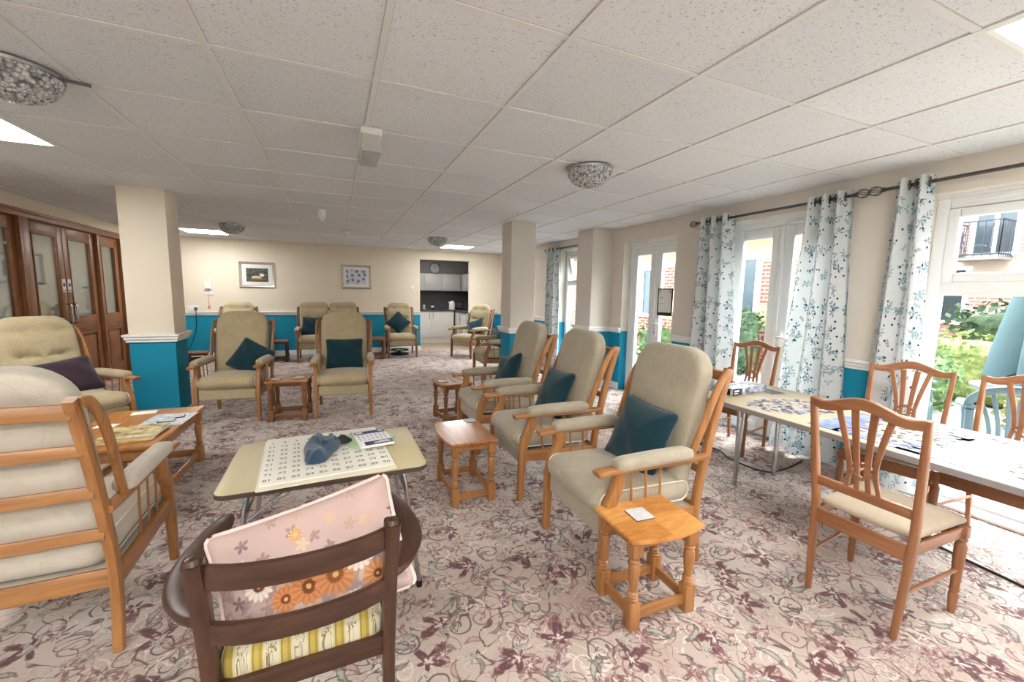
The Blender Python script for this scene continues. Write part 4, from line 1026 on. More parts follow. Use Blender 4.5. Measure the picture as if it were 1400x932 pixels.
place(side_table('side table between the settee and the back wall armchair', .38, .32, .45, PTOP, brownoak), .76, 9.0, 0)
place(side_table('small dark side table by the back wall behind the left cream armchair', .36, .3, .20, PTOP, walnut), -2.44, 9.5, 10)
COAST = plain('coaster_print', (206, 206, 204), .5, scale=60., var=.25); CORK = plain('coaster_edge', (92, 86, 80), .8)
def coaster(label, x, y, z, deg, s=.095, mat=None):
    o = thing('coaster', label, 'coaster', (x, y, z), R(deg), 'square drink coasters')
    bm = NB(); slab(bm, rrect(s, s, .008), .0, .004, .001); build('base', bm, CORK, o)
    bm = NB(); slab(bm, rrect(s-.004, s-.004, .007), .0041, .0052); build('printed_face', bm, mat or COAST, o)
coaster('patterned coaster on the quartered side table in the right foreground', 1.255, 1.41, .4255, -4, .10)
coaster('white coaster on the oak side table beside the second armchair', .925, 2.96, .4405, 5, .085)
coaster('white coaster on the side table beside the last armchair', 1.06, 4.39, .4405, 5)
coaster('left coaster on the side table between the cream armchairs', -.61, 5.03, .4455, -11); coaster('right coaster on the side table between the cream armchairs', -.39, 5.05, .4455, -11)

# oak coffee table with papers
r = thing('coffee_table', 'long oak coffee table with turned legs and a low stretcher at the left', 'coffee table', (-1.33, 3.59, 0), R(-2))
g = G('parquet_top'); v = g.co(); f = g.noise(g.map(v, (40, 3, 3)), 1.3, 4.)
ct = g.pbr(g.ramp(f, [(.3, lin((156, 98, 44))), (.7, lin((194, 132, 68)))]), .3, coat=.15)
bm = NB(); slab(bm, [(-.30, -.47), (.30, -.47), (.30, .47), (-.30, .47)], .425, .45, .006); build('table_top', bm, ct, r)
for sx in (-1, 1):
    for sy in (-1, 1): build('leg', turned_leg(r, .425, sx*.255, sy*.425, 1.25), honey('z'), r)
    bm = NB(); b2(bm, (sx*.255-.011, -.42, .355), (sx*.255+.011, .42, .424), .002); b2(bm, (-.25, sx*.425-.011, .355), (.25, sx*.425+.011, .424), .002); build('apron', bm, honey('y'), r)
    bm = NB(); b2(bm, (sx*.255-.013, -.42, .05), (sx*.255+.013, .42, .105), .003); build('stretcher', bm, honey('y'), r)
    bm = NB(); b2(bm, (-.255, sx*.425-.013, .05), (.255, sx*.425+.013, .105), .003); build('stretcher', bm, honey('x'), r)
def sheet(name, label, x, y, z, w, d, deg, col, cat, thick=.003, art=None, group=None):
    o = thing(name, label, cat, (x, y, z), R(deg), group)
    bm = NB(); slab(bm, rrect(w, d, .003, seg=2), 0, thick, min(.001, thick/3)); build('pages', bm, PAPER if col is None else plain('%s_%d_%d_%d' % ((name,)+col), col, .6, scale=14., var=.1), o)
    if art: bm = NB(); slab(bm, rrect(w-.002, d-.002, .003, seg=2), thick+.0002, thick+.0008); build('cover', bm, art, o)
    return o
def cover(name, a, b, c, sc=16.):
    g = G(name); v = g.co(); f = g.noise(v, sc, 4., .6, .5); return g.pbr(g.ramp(f, [(.36, lin(a)), (.5, lin(b)), (.62, lin(c))]), .35)
MAGY = cover('sepia_cover', (96, 84, 56), (198, 178, 124), (220, 204, 156)); MAGG = cover('grey_cover', (150, 160, 164), (196, 202, 202), (220, 224, 222), 26.)
sheet('magazine', 'tan magazine at the bottom of the pile on the coffee table', -1.245, 3.32, .4505, .30, .23, 3, (196, 160, 104), 'magazine', .006, cover('tan_cover', (176, 134, 76), (204, 166, 104), (214, 182, 126)), 'magazines on the coffee table')
sheet('magazine', 'yellowed newspaper in the middle of the pile on the coffee table', -1.24, 3.385, .4575, .31, .22, -4, (206, 196, 170), 'magazine', .008, cover('newsprint', (150, 140, 116), (206, 196, 166), (224, 216, 192), 30.), 'magazines on the coffee table')
sheet('magazine', 'yellow illustrated magazine on top of the pile on the coffee table', -1.25, 3.43, .4667, .30, .215, 2, (220, 208, 160), 'magazine', .004, MAGY, 'magazines on the coffee table')
sheet('magazine', 'grey and white magazine spread on the coffee table near its right edge', -1.15, 3.69, .4505, .27, .31, -5, (206, 208, 206), 'magazine', .004, MAGG, 'magazines on the coffee table')
for i, (dx, dy, lab) in enumerate(((0, 0, 'grey coaster lying on the grey magazine nearer the coffee table edge'), (.035, .09, 'grey coaster lying on the grey magazine further from the viewer'))):
    o = thing('coaster', lab, 'coaster', (-1.15+dx, 3.65+dy, .4558), R(8), 'square drink coasters')
    bm = NB(); slab(bm, rrect(.10, .08, .006), 0, .006, .001); build('base', bm, CORK, o); bm = NB(); slab(bm, rrect(.094, .074, .006), .0062, .0072); build('printed_face', bm, MAGG, o)
sheet('card', 'small white card at the far end of the coffee table', -1.38, 3.96, .4505, .15, .09, 8, None, 'card', .002, None, 'white cards on the coffee table')
sheet('card', 'white card at the near side of the coffee table beside the armchair back', -1.49, 3.66, .4505, .12, .09, -12, None, 'card', .002, None, 'white cards on the coffee table')

# ------------------------------------------------------------------ folding table with the number board
TZ = .625
r = thing('folding_table', 'low folding table with a beige top and dark edge, chrome legs', 'folding table', (-.045, 2.125, 0), R(.5))
bm = NB(); slab(bm, rrect(.84, .60, .05, seg=6), TZ-.022, TZ-.001, .003); build('edge_band', bm, plain('dark_brown_edge', (74, 58, 50), .45), r)
bm = NB(); slab(bm, rrect(.834, .594, .048, seg=6), TZ-.001, TZ, .0003); build('table_top', bm, plain('beige_laminate', (196, 184, 146), .4, scale=120., var=.04), r)
for s in (-1, 1):
    bm = NB(); x = s*.30
    tube(bm, smooth_path([(x, -.22, TZ-.024), (x+s*.02, -.235, TZ-.1), (x+s*.08, -.25, .02)], 3), .011, 8); tube(bm, smooth_path([(x, .22, TZ-.024), (x+s*.02, .235, TZ-.1), (x+s*.08, .25, .02)], 3), .011, 8)
    tube(bm, [(x+s*.03, -.238, TZ-.16), (x+s*.03, .238, TZ-.16)], .009, 8); build('leg_frame', bm, CHROME, r)
    for y in (-.12, .12):
        bm = NB(); sweep(bm, [(s*.10, y, TZ-.026), (s*.33, y*1.9, TZ-.165)], prof_rect(.016, .006, .3), (0, 1, 0)); build('brace', bm, STEEL, r)
    for y in (-.25, .25):
        bm = NB(); lathe(bm, [(.014, 0), (.015, .012), (.013, .03)], (x+s*.08, y, 0), 10); build('foot_cap', bm, BLACK, r)
def number_board(x, y, deg):
    IV = plain('ivory_card', (240, 238, 226), .45, var=.01)
    o = thing('number_board', 'ivory board under the numbered one, its near edge showing', 'game board', (x, y-.012, TZ+.0006), R(deg))
    bm = NB(); slab(bm, rrect(.55, .60, .006, seg=3), 0, .006, .0015); build('board', bm, plain('ivory_under', (228, 224, 200), .5, var=.01), o)
    o = thing('number_board', 'white board printed with the numbers 1 to 90 on the folding table', 'game board', (x, y+.006, TZ+.0068), R(deg))
    bm = NB(); slab(bm, rrect(.535, .575, .006, seg=3), 0, .006, .0015); build('board', bm, IV, o)
    # the numbers, cut from one text body
    cu = bpy.data.curves.new('numbers', 'FONT'); cu.size = .034; cu.align_x = 'CENTER'; cu.align_y = 'CENTER'
    dg = bpy.context.evaluated_depsgraph_get; ink = NB()
    for n in range(1, 91):
        i, j = (n-1) % 10, (n-1)//10
        cu.body = str(n); t = bpy.data.objects.new('numbers', cu); C.objects.link(t)
        me = t.to_mesh(); k = bmesh.new(); k.from_mesh(me); t.to_mesh_clear(); bpy.data.objects.remove(t)
        join(ink, k, Matrix.Translation((-.24+.0533*i, .215-.0575*j, .0064)))
    bpy.data.curves.remove(cu)
    build('printed_lettering', ink, plain('number_ink', (96, 62, 66), .6), o, 0)
number_board(-.058, 2.135, 4)
# crumpled blue cloth bag
o = thing('cloth_bag', 'crumpled dark blue towelling drawstring bag lying on the number board', 'bag', (-.085, 2.145, TZ+.0135), R(-8))
bm = NB(); q = rrect(.155, .33, .07, .055, 8)
q = [(x*(1.0-.55*max(0, -y/.165)**1.3+.08*math.sin(y*26)), y) for x, y in q]
fn = lambda x, y, s: .010*math.sin(x*95+6*math.sin(y*17))*(.4+.6*abs(math.sin(y*9))) + .010*math.sin(y*38+x*30) if s > 0 else 0.
cushion(bm, q, .046, .004, 2.2, Matrix.Translation((0, 0, .005)), 0, fn, 14); build('bag_body', bm, F_BLUE(), o, 70)
bm = NB(); sweep(bm, smooth_path([(-.03, .10, .045), (-.005, .04, .058), (.022, -.02, .050), (.045, .04, .045), (.03, .11, .042)], 5), prof_rect(.034, .016, .5), (0, 0, 1), lambda t: (1-.4*t, 1.2)); build('fold', bm, F_BLUE(), o, 70)
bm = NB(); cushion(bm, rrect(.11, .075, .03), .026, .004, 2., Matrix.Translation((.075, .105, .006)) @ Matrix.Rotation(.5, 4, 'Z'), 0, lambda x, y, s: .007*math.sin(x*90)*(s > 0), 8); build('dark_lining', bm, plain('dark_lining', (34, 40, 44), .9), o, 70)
# card pack in its green wrapping
o = thing('plastic_wrapper', 'crumpled pale green wrapper under the white card pack', 'wrapper', (.155, 2.235, TZ+.0135), R(3))
bm = NB(); q = rrect(.215, .22, .02, seg=3); q = [(x+.018*math.sin(y*40+1), y+.016*math.sin(x*36)) for x, y in q]
cushion(bm, q, .010, .0005, 4., None, 0, lambda x, y, s: .003*math.sin(x*70+y*40)*(s > 0), 8); build('film', bm, plain('green_film', (176, 204, 156), .3, scale=18., var=.2), o, 70)
o = thing('card_pack', 'white card pack with navy bands on top of the green wrapper', 'card pack', (.16, 2.195, TZ+.0275), R(8))
bm = NB(); slab(bm, rrect(.165, .235, .004, seg=2), 0, .010, .001); build('box', bm, PAPER, o)
bm = NB()
for a, b in (((-.076, .068), (.08, .11)), ((-.055, -.105), (.08, -.055))): b2(bm, (a[0], a[1], .010), (b[0], b[1], .0108))
build('navy_band', bm, plain('navy_print', (52, 54, 104), .4), o)
bm = NB()
for a, b in (((-.07, .082), (-.035, .100)), ((.045, .084), (.072, .1)), ((-.01, -.09), (.07, -.078)), ((.015, -.073), (.06, -.066))): b2(bm, (a[0], a[1], .0109), (b[0], b[1], .0114))
build('white_lettering', bm, PAPER, o)
bm = NB()
for k in range(4):
    for i in range(7): b2(bm, (-.07+.021*i, .052-.024*k, .010), (-.058+.021*i, .040-.024*k, .0106))
build('print_marks', bm, plain('lilac_print', (186, 176, 204), .6), o)

# ------------------------------------------------------------------ dark open-arm chair with the floral cushion
dc = thing('open_armchair', 'dark stained open armchair seen from behind in the foreground with a striped seat', 'armchair', (-.105, 1.43, 0), R(1))
WN = walnut('z')
for s in (-1, 1):
    x = s*.222
    bm = NB(); sweep(bm, smooth_path([(x*.98, -.275, 0), (x*.98, -.255, .30), (x, -.25, .45), (x*1.02, -.27, .65), (x*1.04, -.292, .775)], 4), prof_rect(.042, .046, .25), (1, 0, 0), lambda t: (.8+.25*t, .85+.2*t)); lathe(bm, [(.020, .772), (.014, .784), (.004, .788)], (x*1.04, -.292, 0), 10); build('rear_leg', bm, WN, dc)
    bm = NB(); xf = s*.262; sweep(bm, smooth_path([(xf, .23, 0), (xf, .22, .3), (xf, .20, .45), (xf*1.02, .19, .585)], 4), prof_rect(.042, .046, .3), (1, 0, 0), lambda t: (.75+.3*t, .75+.3*t)); build('front_leg', bm, WN, dc)
    bm = NB(); sweep(bm, smooth_path([(x*1.03, -.27, .605), (s*.268, -.20, .600), (s*.305, -.08, .598), (s*.300, .06, .606), (s*.272, .19, .612), (s*.266, .255, .606)], 4), prof_rect(.09, .026, .5), (1, 0, 0), lambda t: (.42+.75*math.sin(PI*min(1, t*1.15))**1. if t < .7 else .95-.55*(t-.7)/.3, 1.)); build('arm', bm, walnut('y'), dc)
    bm = NB(); b2(bm, (x-.011, -.25, .345), (x+.011, .20, .405), .003); build('side_rail', bm, walnut('y'), dc)
for z, h in ((.728, .066), (.565, .062)):
    y = -.278 if z > .6 else -.26
    bm = NB(); sweep(bm, [(.225*math.sin(R(a))/math.sin(R(60)), y-.055*(math.cos(R(a))-.5)/.5, z) for a in range(-60, 61, 12)], prof_rect(.020, h, .3), (0, 1, 0.05)); build('back_slat', bm, walnut('x'), dc)
for y in (-.25, .205): bm = NB(); b2(bm, (-.21, y-.012, .345), (.21, y+.012, .405), .003); build('seat_rail', bm, walnut('x'), dc)
bm = NB(); softbox(bm, (0, -.02, .425), (.415, .46, .085), .034, .022, seg=10); build('seat_cushion', bm, m_seatstripe(), dc, 60)
o = build('floral_cushion', pillow_bm(.53, .355, .08, .007, 21), m_floral(), None, 70)
tag(o, 'large pink floral cushion slumped on the dark open armchair in the foreground', 'cushion')
bm = NB(); tube(bm, [(x, y, 0) for x, y in rrect(.533, .358, .022, seg=3, pinch=.055)], .008, 7, closed=True); build('piping', bm, plain('pink_piping', (224, 204, 198), .85, scale=90., var=.1), o)
o.matrix_world = frame((-.08, 1.33, .585), (.97, 0, .23), (-.41, .42, .81))

# ------------------------------------------------------------------ jigsaw table
PZ = .672
r = thing('jigsaw_table', 'long pale laminate table with a grey edge carrying the jigsaw', 'table', (2.98, 1.22, 0), 0)
g = G('pale_beech_laminate'); v = g.co(); f = g.noise(g.map(v, (30, 2.5, 3)), 1.2, 4.)
bm = NB(); slab(bm, rrect(.86, 2.26, .02, seg=3), PZ-.001, PZ, .0003); build('table_top', bm, g.pbr(g.ramp(f, [(.3, lin((206, 184, 148))), (.7, lin((222, 202, 168)))]), .3), r)
bm = NB(); slab(bm, rrect(.866, 2.266, .022, seg=3), PZ-.034, PZ-.001, .003); build('edge_band', bm, plain('grey_edge_band', (150, 146, 148), .45), r)
for s in (-1, 1):
    for k in (-1, 1):
        bm = NB(); x, y = k*.22, s*.86
        for a, b in (((x-k*.10, y), (x+k*.06-k*.10, y+s*.02)),): pass
        tube(bm, [(x-.028, y, PZ-.036), (x-.004, y+s*.01, .02)], .012, 8); tube(bm, [(x+.028, y, PZ-.036), (x+.004, y+s*.01, .02)], .012, 8); lathe(bm, [(.016, 0), (.017, .03)], (x, y+s*.01, 0), 10); build('leg', bm, CHROME, r)
    bm = NB(); tube(bm, [(-.24, s*.86, PZ-.07), (.24, s*.86, PZ-.07)], .011, 8); build('cross_bar', bm, CHROME, r)
    bm = NB(); tube(bm, [(.0, s*.86, PZ-.075), (0, s*.5, PZ-.037)], .009, 8); build('brace', bm, CHROME, r)
# assembled part: blue frame with an unfinished middle
g = G('jigsaw_picture'); v = g.co(); x, y, z = g.xyz(v)
c = g.ramp(g.noise(v, 9., 4., .6, .6), [(.3, lin((70, 84, 150))), (.45, lin((116, 132, 190))), (.55, lin((150, 164, 206))), (.66, lin((190, 184, 214))), (.8, lin((96, 120, 176)))])
w = g.ve('ADD', v, g.ve('SCALE', g.ve('SUBTRACT', g.noise(v, 60., 1., .5, 0., True), (.5, .5, .5)), None, .016)); wx, wy, wz = g.xyz(w)
def ed(t): fr = g.ma('FRACT', g.ma('MULTIPLY', t, 44.)); return g.ma('LESS_THAN', g.ma('MINIMUM', fr, g.ma('SUBTRACT', 1., fr)), .045)
c = g.mix(g.ma('MULTIPLY', g.ma('MAXIMUM', ed(wx), ed(wy)), .45), c, lin((40, 46, 84)))
o = thing('assembled_jigsaw', 'partly assembled blue jigsaw with an unfinished middle on the table', 'jigsaw', (2.905, 1.165, PZ+.0008))
bm = NB()
def jag(a, b, fa, fb, n, flip=False):      # strip whose inner edge is ragged
    for k in range(n):
        t0, t1 = a+(b-a)*k/n, a+(b-a)*(k+1)/n; d = fb+rnd.choice((0, .02, .04, .06, .1))*(1 if fb > fa else -1)
        if flip: b2(bm, (min(fa, d), t0, 0), (max(fa, d), t1, .0022))
        else: b2(bm, (t0, min(fa, d), 0), (t1, max(fa, d), .0022))
jag(-.29, .29, .37, .24, 22); jag(-.29, .29, -.345, -.16, 22); jag(-.16, .24, -.29, -.25, 16, True); jag(-.16, .24, .29, .262, 16, True)
build('joined_pieces', bm, g.pbr(c, .35), o, 0)
def piece_mesh(c, i):
    bm = NB(); o = []
    for sx, sy, kind in ((1, 0, 1), (0, 1, -1), (-1, 0, 1), (0, -1, -1)):
        # one side with a tab or a blank
        tx, ty = -sy, sx
        for u, w in ((-.5, 0), (-.16, 0), (-.2, .16), (-.1, .3), (.1, .3), (.2, .16), (.16, 0)):
            o.append((.0105*(sx+2*u*tx)+.0105*w*kind*sx, .0105*(sy+2*u*ty)+.0105*w*kind*sy))
    n = len(o); a = [bm.verts.new((x, y, 0)) for x, y in o]; b = [bm.verts.new((x, y, .0022)) for x, y in o]
    for k in range(n): bm.faces.new((a[k], a[(k+1) % n], b[(k+1) % n], b[k]))
    bm.faces.new(b); bm.faces.new(a[::-1])
    bmesh.ops.recalc_face_normals(bm, faces=list(bm.faces)); me = bpy.data.meshes.new('jigsaw_piece'); bm.to_mesh(me); bm.free(); me.materials.append(c); return me
PM = [piece_mesh(plain('piece_%d' % i, c, .5, scale=120., var=.25), i) for i, c in enumerate(((96, 104, 124), (160, 168, 186), (70, 74, 88), (196, 198, 204), (124, 138, 176), (60, 70, 96)))]
def pieces(n, label, group, gen, z=PZ+.0008, pick=(0, 1, 2, 3, 4, 5)):
    for k in range(n):
        x, y = gen(k); o = bpy.data.objects.new('jigsaw_piece', PM[rnd.choice(pick)]); C.objects.link(o)
        o.location = (x, y, z + (.0024 if k % 5 == 4 else 0)); o.rotation_euler = (0, 0, rnd.random()*6.28); tag(o, label, 'jigsaw piece', group)
def heap(k):
    while True:
        x, y = 2.62+rnd.random()*.55, 1.60+rnd.random()*.42
        if ((x-2.90)/.30)**2+((y-1.82-.25*(x-2.9)*-.6)/.20)**2 < 1: return x, y
pieces(180, 'loose jigsaw piece in the large heap at the left end of the jigsaw table', 'jigsaw pieces in the heap', heap)
pieces(72, 'loose jigsaw piece lying in the unfinished middle of the jigsaw', 'jigsaw pieces in the unfinished middle', lambda k: (2.67+.052*(k % 9)+rnd.uniform(-.018, .018), 1.03+.035*(k//9)+rnd.uniform(-.012, .012)))
pieces(22, 'loose jigsaw piece scattered beyond the right end of the jigsaw', 'jigsaw pieces at the right end', lambda k: (2.63+rnd.random()*.45, .56+rnd.random()*.2))
pieces(26, 'loose jigsaw piece in the row along the window side of the jigsaw', 'jigsaw pieces on the window side', lambda k: (3.22+rnd.random()*.10, .9+.62*k/26+rnd.uniform(-.01, .01)))
o = thing('leaflet', 'dark blue card lying flat at the far left of the jigsaw table', 'card', (3.20, 2.20, PZ+.0006), R(-8))
bm = NB(); slab(bm, rrect(.13, .21, .004, seg=2), 0, .002); build('card', bm, plain('slate_card', (78, 84, 104), .5), o)
o = thing('jigsaw_box', 'flat jigsaw box with a black end panel at the far left of the table', 'box', (2.96, 2.26, PZ+.0006), R(4))
bm = NB(); b2(bm, (-.21, -.08, 0), (.21, .08, .055), .002); build('box', bm, cover('box_art', (70, 80, 96), (150, 160, 176), (206, 208, 214), 20.), o)
bm = NB(); b2(bm, (-.208, -.083, .004), (-.10, -.0795, .05)); b2(bm, (-.2135, -.06, .004), (-.2095, .07, .05)); build('end_panel', bm, BLACK, o)
bm = NB(); b2(bm, (-.195, -.0845, .03), (-.14, -.0825, .042)); b2(bm, (-.195, -.0845, .014), (-.15, -.0825, .021)); build('title_marks', bm, PAPER, o)

# ------------------------------------------------------------------ dining chairs
def dining_chair(label):
    r = thing('dining_chair', label, 'chair', (0, 0, 0), 0, 'cherry dining chairs with fanned backs'); Z = cherry('z')
    def px(z): return .168+.037*min(1., z/.97)          # half spacing of the posts
    def py(z): return -.215-.02*(z < .4)*(1-z/.4) - .07*max(0, (z-.46)/.5)**1.15
    for s in (-1, 1):
        bm = NB(); sweep(bm, [(s*px(z), py(z), z) for z in (0, .12, .25, .38, .46, .6, .75, .88, .965)], prof_rect(.026, .036, .3), (1, 0, 0), lambda t: (.85+.3*math.sin(PI*min(1, t*1.05)), .8+.3*math.sin(PI*t))); build('rear_leg', bm, Z, r)
        bm = NB(); lathe(bm, [(.013, 0), (.015, .03), (.019, .09), (.014, .1), (.019, .115), (.0165, .13), (.021, .25), (.0225, .33), (.015, .345), (.022, .36), (.018, .37)], (s*.20, .205, 0), 12); b2(bm, (s*.20-.02, .185, .368), (s*.20+.02, .225, .425), .003); build('front_leg', bm, Z, r)
        bm = NB(); sweep(bm, [(s*.174, -.215, .395), (s*.20, .205, .395)], prof_rect(.018, .05, .2), (1, 0, 0)); build('seat_rail', bm, cherry('y'), r)
        bm = NB(); sweep(bm, [(s*.170, -.22, .20), (s*.199, .205, .21)], prof_circ(.009, 8)); build('side_stretcher', bm, cherry('y'), r)
    for y, z, x in ((-.218, .385, .172), (.205, .395, .20)):
        bm = NB(); b2(bm, (-x, y-.010, z-.038), (x, y+.010, z+.03), .003); build('seat_rail', bm, cherry('x'), r)
    bm = NB(); X = px(.965)
    # yoke shaped crest rail: low at the posts, swept up to an arch
    pts = []
    for k in range(21):
        t = -1+2*k/20; a = abs(t); z = .955+.042*(.5+.5*math.cos(PI*min(1, a/.80)))+(.010*max(0, (a-.8)/.2))
        pts.append((X*t, py(z)-.018*(1-t*t), z-.018))
    sweep(bm, pts, prof_rect(.022, .048, .3), (0, 1, .2), lambda t: (1., .78+.32*math.sin(PI*t))); build('crest_rail', bm, cherry('x'), r)
    bm = NB(); xl = px(.56); b2(bm, (-xl, py(.555)-.011, .535), (xl, py(.555)+.011, .578), .003); build('lower_back_rail', bm, cherry('x'), r)
    for s in (-1, 1):
        for top, mid, low, w in ((.100, .046, .062, .020), (.036, .020, .022, .023)):
            bm = NB(); q = []
            for k in range(13):
                z = .565+(.945-.565)*k/12; tt = (z-.565)/.38
                xk = low+(mid-low)*min(1, tt/.28) if tt < .28 else mid+(top-mid)*((tt-.28)/.72)**1.35
                q.append((s*xk, py(z)-.012*math.sin(PI*tt), z))
            sweep(bm, q, prof_rect(w, .012, .25), (1, 0, 0), lambda t: (.85+.45*t, 1.)); build('splat_bar', bm, Z, r)
    zc = .672; bm = NB(); y = py(zc)-.008
    for a, b in (((-.055, 0), (0, .035)), ((0, .035), (.055, 0)), ((.055, 0), (0, -.035)), ((0, -.035), (-.055, 0))):
        sweep(bm, [(a[0], y, zc+a[1]), (b[0], y, zc+b[1])], prof_rect(.014, .014, .25), (0, 1, 0))
    build('splat_diamond', bm, Z, r)
    bm = NB(); o = [(-.205, .235), (-.178, -.20), (.178, -.20), (.205, .235)]; q = []
    for i in range(4):
        a, b = o[i], o[(i+1) % 4]
        for k in range(10): t = .04+.92*k/9; q.append((a[0]+(b[0]-a[0])*t, a[1]+(b[1]-a[1])*t))
    cushion(bm, q, .034, .016, 3.2, Matrix.Translation((0, 0, .442)), 0, None, 9); build('seat', bm, F_SEAT(), r, 60)
    return r
d1 = place(dining_chair('cherry dining chair in the right foreground, back to the viewer, facing the jigsaw table'), 2.36, 1.0, -90+2)
dup(d1, (3.48, 2.69, 0), R(100), 'cherry dining chair at the far left end of the jigsaw table before the French doors')
dup(d1, (3.34, 1.43, 0), R(103), 'cherry dining chair on the window side of the jigsaw table beside the right curtain')
dup(d1, (3.45, .965, 0), R(92), 'cherry dining chair at the right edge on the window side of the jigsaw table')

# ------------------------------------------------------------------ odds and ends
bm = NB(); tube(bm, smooth_path([(2.2, 4.4, .006), (2.9, 3.4, .006), (3.23, 2.74, .006), (3.16, 2.45, .006), (3.20, 2.16, .006), (3.44, 2.14, .006), (3.74, 2.20, .006)], 5), .006, 6)
tag(build('floor_cable', bm, BLACK), 'black cable on the carpet under the left end of the jigsaw table', 'cable')
bm = NB(); tube(bm, smooth_path([(3.20, 1.5, .006), (3.21, 1.2, .006), (3.17, .98, .006), (3.14, .75, .006), (3.05, .2, .006)], 5), .006, 6)
tag(build('floor_cable', bm, BLACK), 'black cable on the carpet behind the near dining chair', 'cable')
r = thing('floor_fan', 'low dark round fan lying under the back wall armchair', 'fan', (1.30, 9.45, 0))
bm = NB(); lathe(bm, [(.20, 0), (.20, .02), (.16, .035), (.04, .05), (.03, .09)], n=24); build('base', bm, BLACK, r)
bm = NB(); tube(bm, [(.19*math.cos(a), .19*math.sin(a), .10) for a in [2*PI*k/24 for k in range(24)]], .012, 6, closed=True)
for k in range(12): a = 2*PI*k/12; tube(bm, [(0, 0, .12), (.19*math.cos(a), .19*math.sin(a), .10)], .005, 4)
build('guard', bm, BLACK, r)
r = thing('shoulder_bag', 'black bag on the floor against the wall behind the sideways armchair', 'bag', (3.42, 9.35, 0))
bm = NB(); softbox(bm, (0, 0, .28), (.34, .22, .56), .08, .02, seg=8); build('body', bm, plain('black_cloth', (30, 30, 34), .8), r)
bm = NB(); tube(bm, smooth_path([(-.12, 0, .54), (-.08, 0, .70), (.08, 0, .70), (.12, 0, .54)], 5), .012, 6); build('handle', bm, BLACK, r)
def paper(label, x, y, z, w, d, deg): sheet('paper_sheet', label, x, y, z, w, d, deg, None, 'paper', .002, None, 'papers on the half hidden armchair')
paper('white papers on the seat of the armchair half hidden by the centre pillar', 2.42, 6.46, .506, .21, .30, 20)
bm = NB(); softbox(bm, (0, 0, 0), (.13, .06, .012), .005, seg=4); o = build('paper_slip', bm, plain('cream_plastic', (206, 196, 160), .5), None); tag(o, 'small cream slip on the seat of the armchair by the left pillar', 'paper'); o.matrix_world = Matrix.Translation(cl.location) @ Matrix.Rotation(cl.rotation_euler.z, 4, 'Z') @ Matrix.Translation((.02, .06, .5015))

# ================================================================== OUTSIDE
bm = NB(); b2(bm, (XW+.27, -8, -.12), (40, 30, -.03)); struct('ground', bm, plain('pale_paving', (166, 163, 156), .8, scale=1.5, var=.08))
BR = m_brick('banded_brick'); DARKW = plain('dark_window_glass', (70, 84, 90), .15)
def wall_x(name, label, x, y0, y1, h, wins, mat, coping=True):
    """building front facing -x with framed windows (y, z, w, h)"""
    r = thing(name, label, 'building', (x, (y0+y1)/2, -.05)); yc = (y0+y1)/2
    bm = NB(); b2(bm, (0, y0-yc, 0), (5., y1-yc, h)); build('wall', bm, mat, r)
    for y, z, w, hh in wins:
        bm = NB()
        for a, b in (((-w/2, 0), (-w/2+.09, hh)), ((w/2-.09, 0), (w/2, hh)), ((-w/2+.09, hh-.09), (w/2-.09, hh)), ((-w/2+.09, 0), (w/2-.09, .09)), ((-.04, .09), (.04, hh-.09))): b2(bm, (-.06, y-yc+a[0], z+a[1]), (.02, y-yc+b[0], z+b[1]))
        f = build('window', bm, UPVC, r); bm = NB(); b2(bm, (-.02, y-yc-w/2+.05, z+.05), (-.0, y-yc+w/2-.05, z+hh-.05)); build('pane', bm, DARKW, f)
    return r
bw = wall_x('brick_wing', 'brick wing with cream bands and white windows seen through the French doors', 7.6, 5.0, 19., 3.3, [(6.0, .05, .9, 2.25), (8.9, .9, 1.1, 1.3), (11.4, .9, 1.3, 1.3), (14.6, .9, 1.4, 1.3)], BR)
bm = NB(); b2(bm, (-.35, -7.0, 2.62), (0, 7.0, 2.9)); build('tiled_canopy', bm, plain('terracotta_tiles', (176, 96, 76), .8, scale=20., var=.2), bw)
PB = m_brick('pink_brick', 1., (190, 142, 130), (176, 126, 114), (196, 184, 174), (204, 190, 176))
far = wall_x('apartment_block', 'pale pink brick apartment block with a balcony beyond the hedges', 14., -14., 8.5, 5.2, [(5.6, .9, 1.4, 1.4), (3.2, 3.7, 1.2, 1.3), (2.4, .9, 1.4, 1.4), (4.6, 2.5, .8, 1.5), (-1., 1., 1.4, 1.4), (-4., 2.8, 1.4, 1.4)], PB)
bm = NB(); b2(bm, (-.65, 7.05, 2.40), (0, 7.85, 2.47)); fl_ = build('balcony_floor', bm, plain('pale_concrete', (150, 148, 144), .8), far)
bm = NB()
for a, b in (((-.65, 7.05), (-.65, 7.85)), ((-.65, 7.05), (0, 7.05)), ((-.65, 7.85), (0, 7.85))):
    n = 6; P_ = lambda t, z: (a[0]+(b[0]-a[0])*t, a[1]+(b[1]-a[1])*t, z)
    for z in (2.52, 3.26): tube(bm, [P_(0, z), P_(1, z)], .022, 5)
    for k in range(n+1): tube(bm, [P_(k/n, 2.47), P_(k/n, 3.26)], .010, 5)
    for k in (1, 4): tube(bm, [P_(k/n, 2.55), P_((k+1)/n, 3.2)], .008, 4); tube(bm, [P_((k+1)/n, 2.55), P_(k/n, 3.2)], .008, 4)
build('railing', bm, plain('dark_iron', (74, 78, 88), .5), fl_)
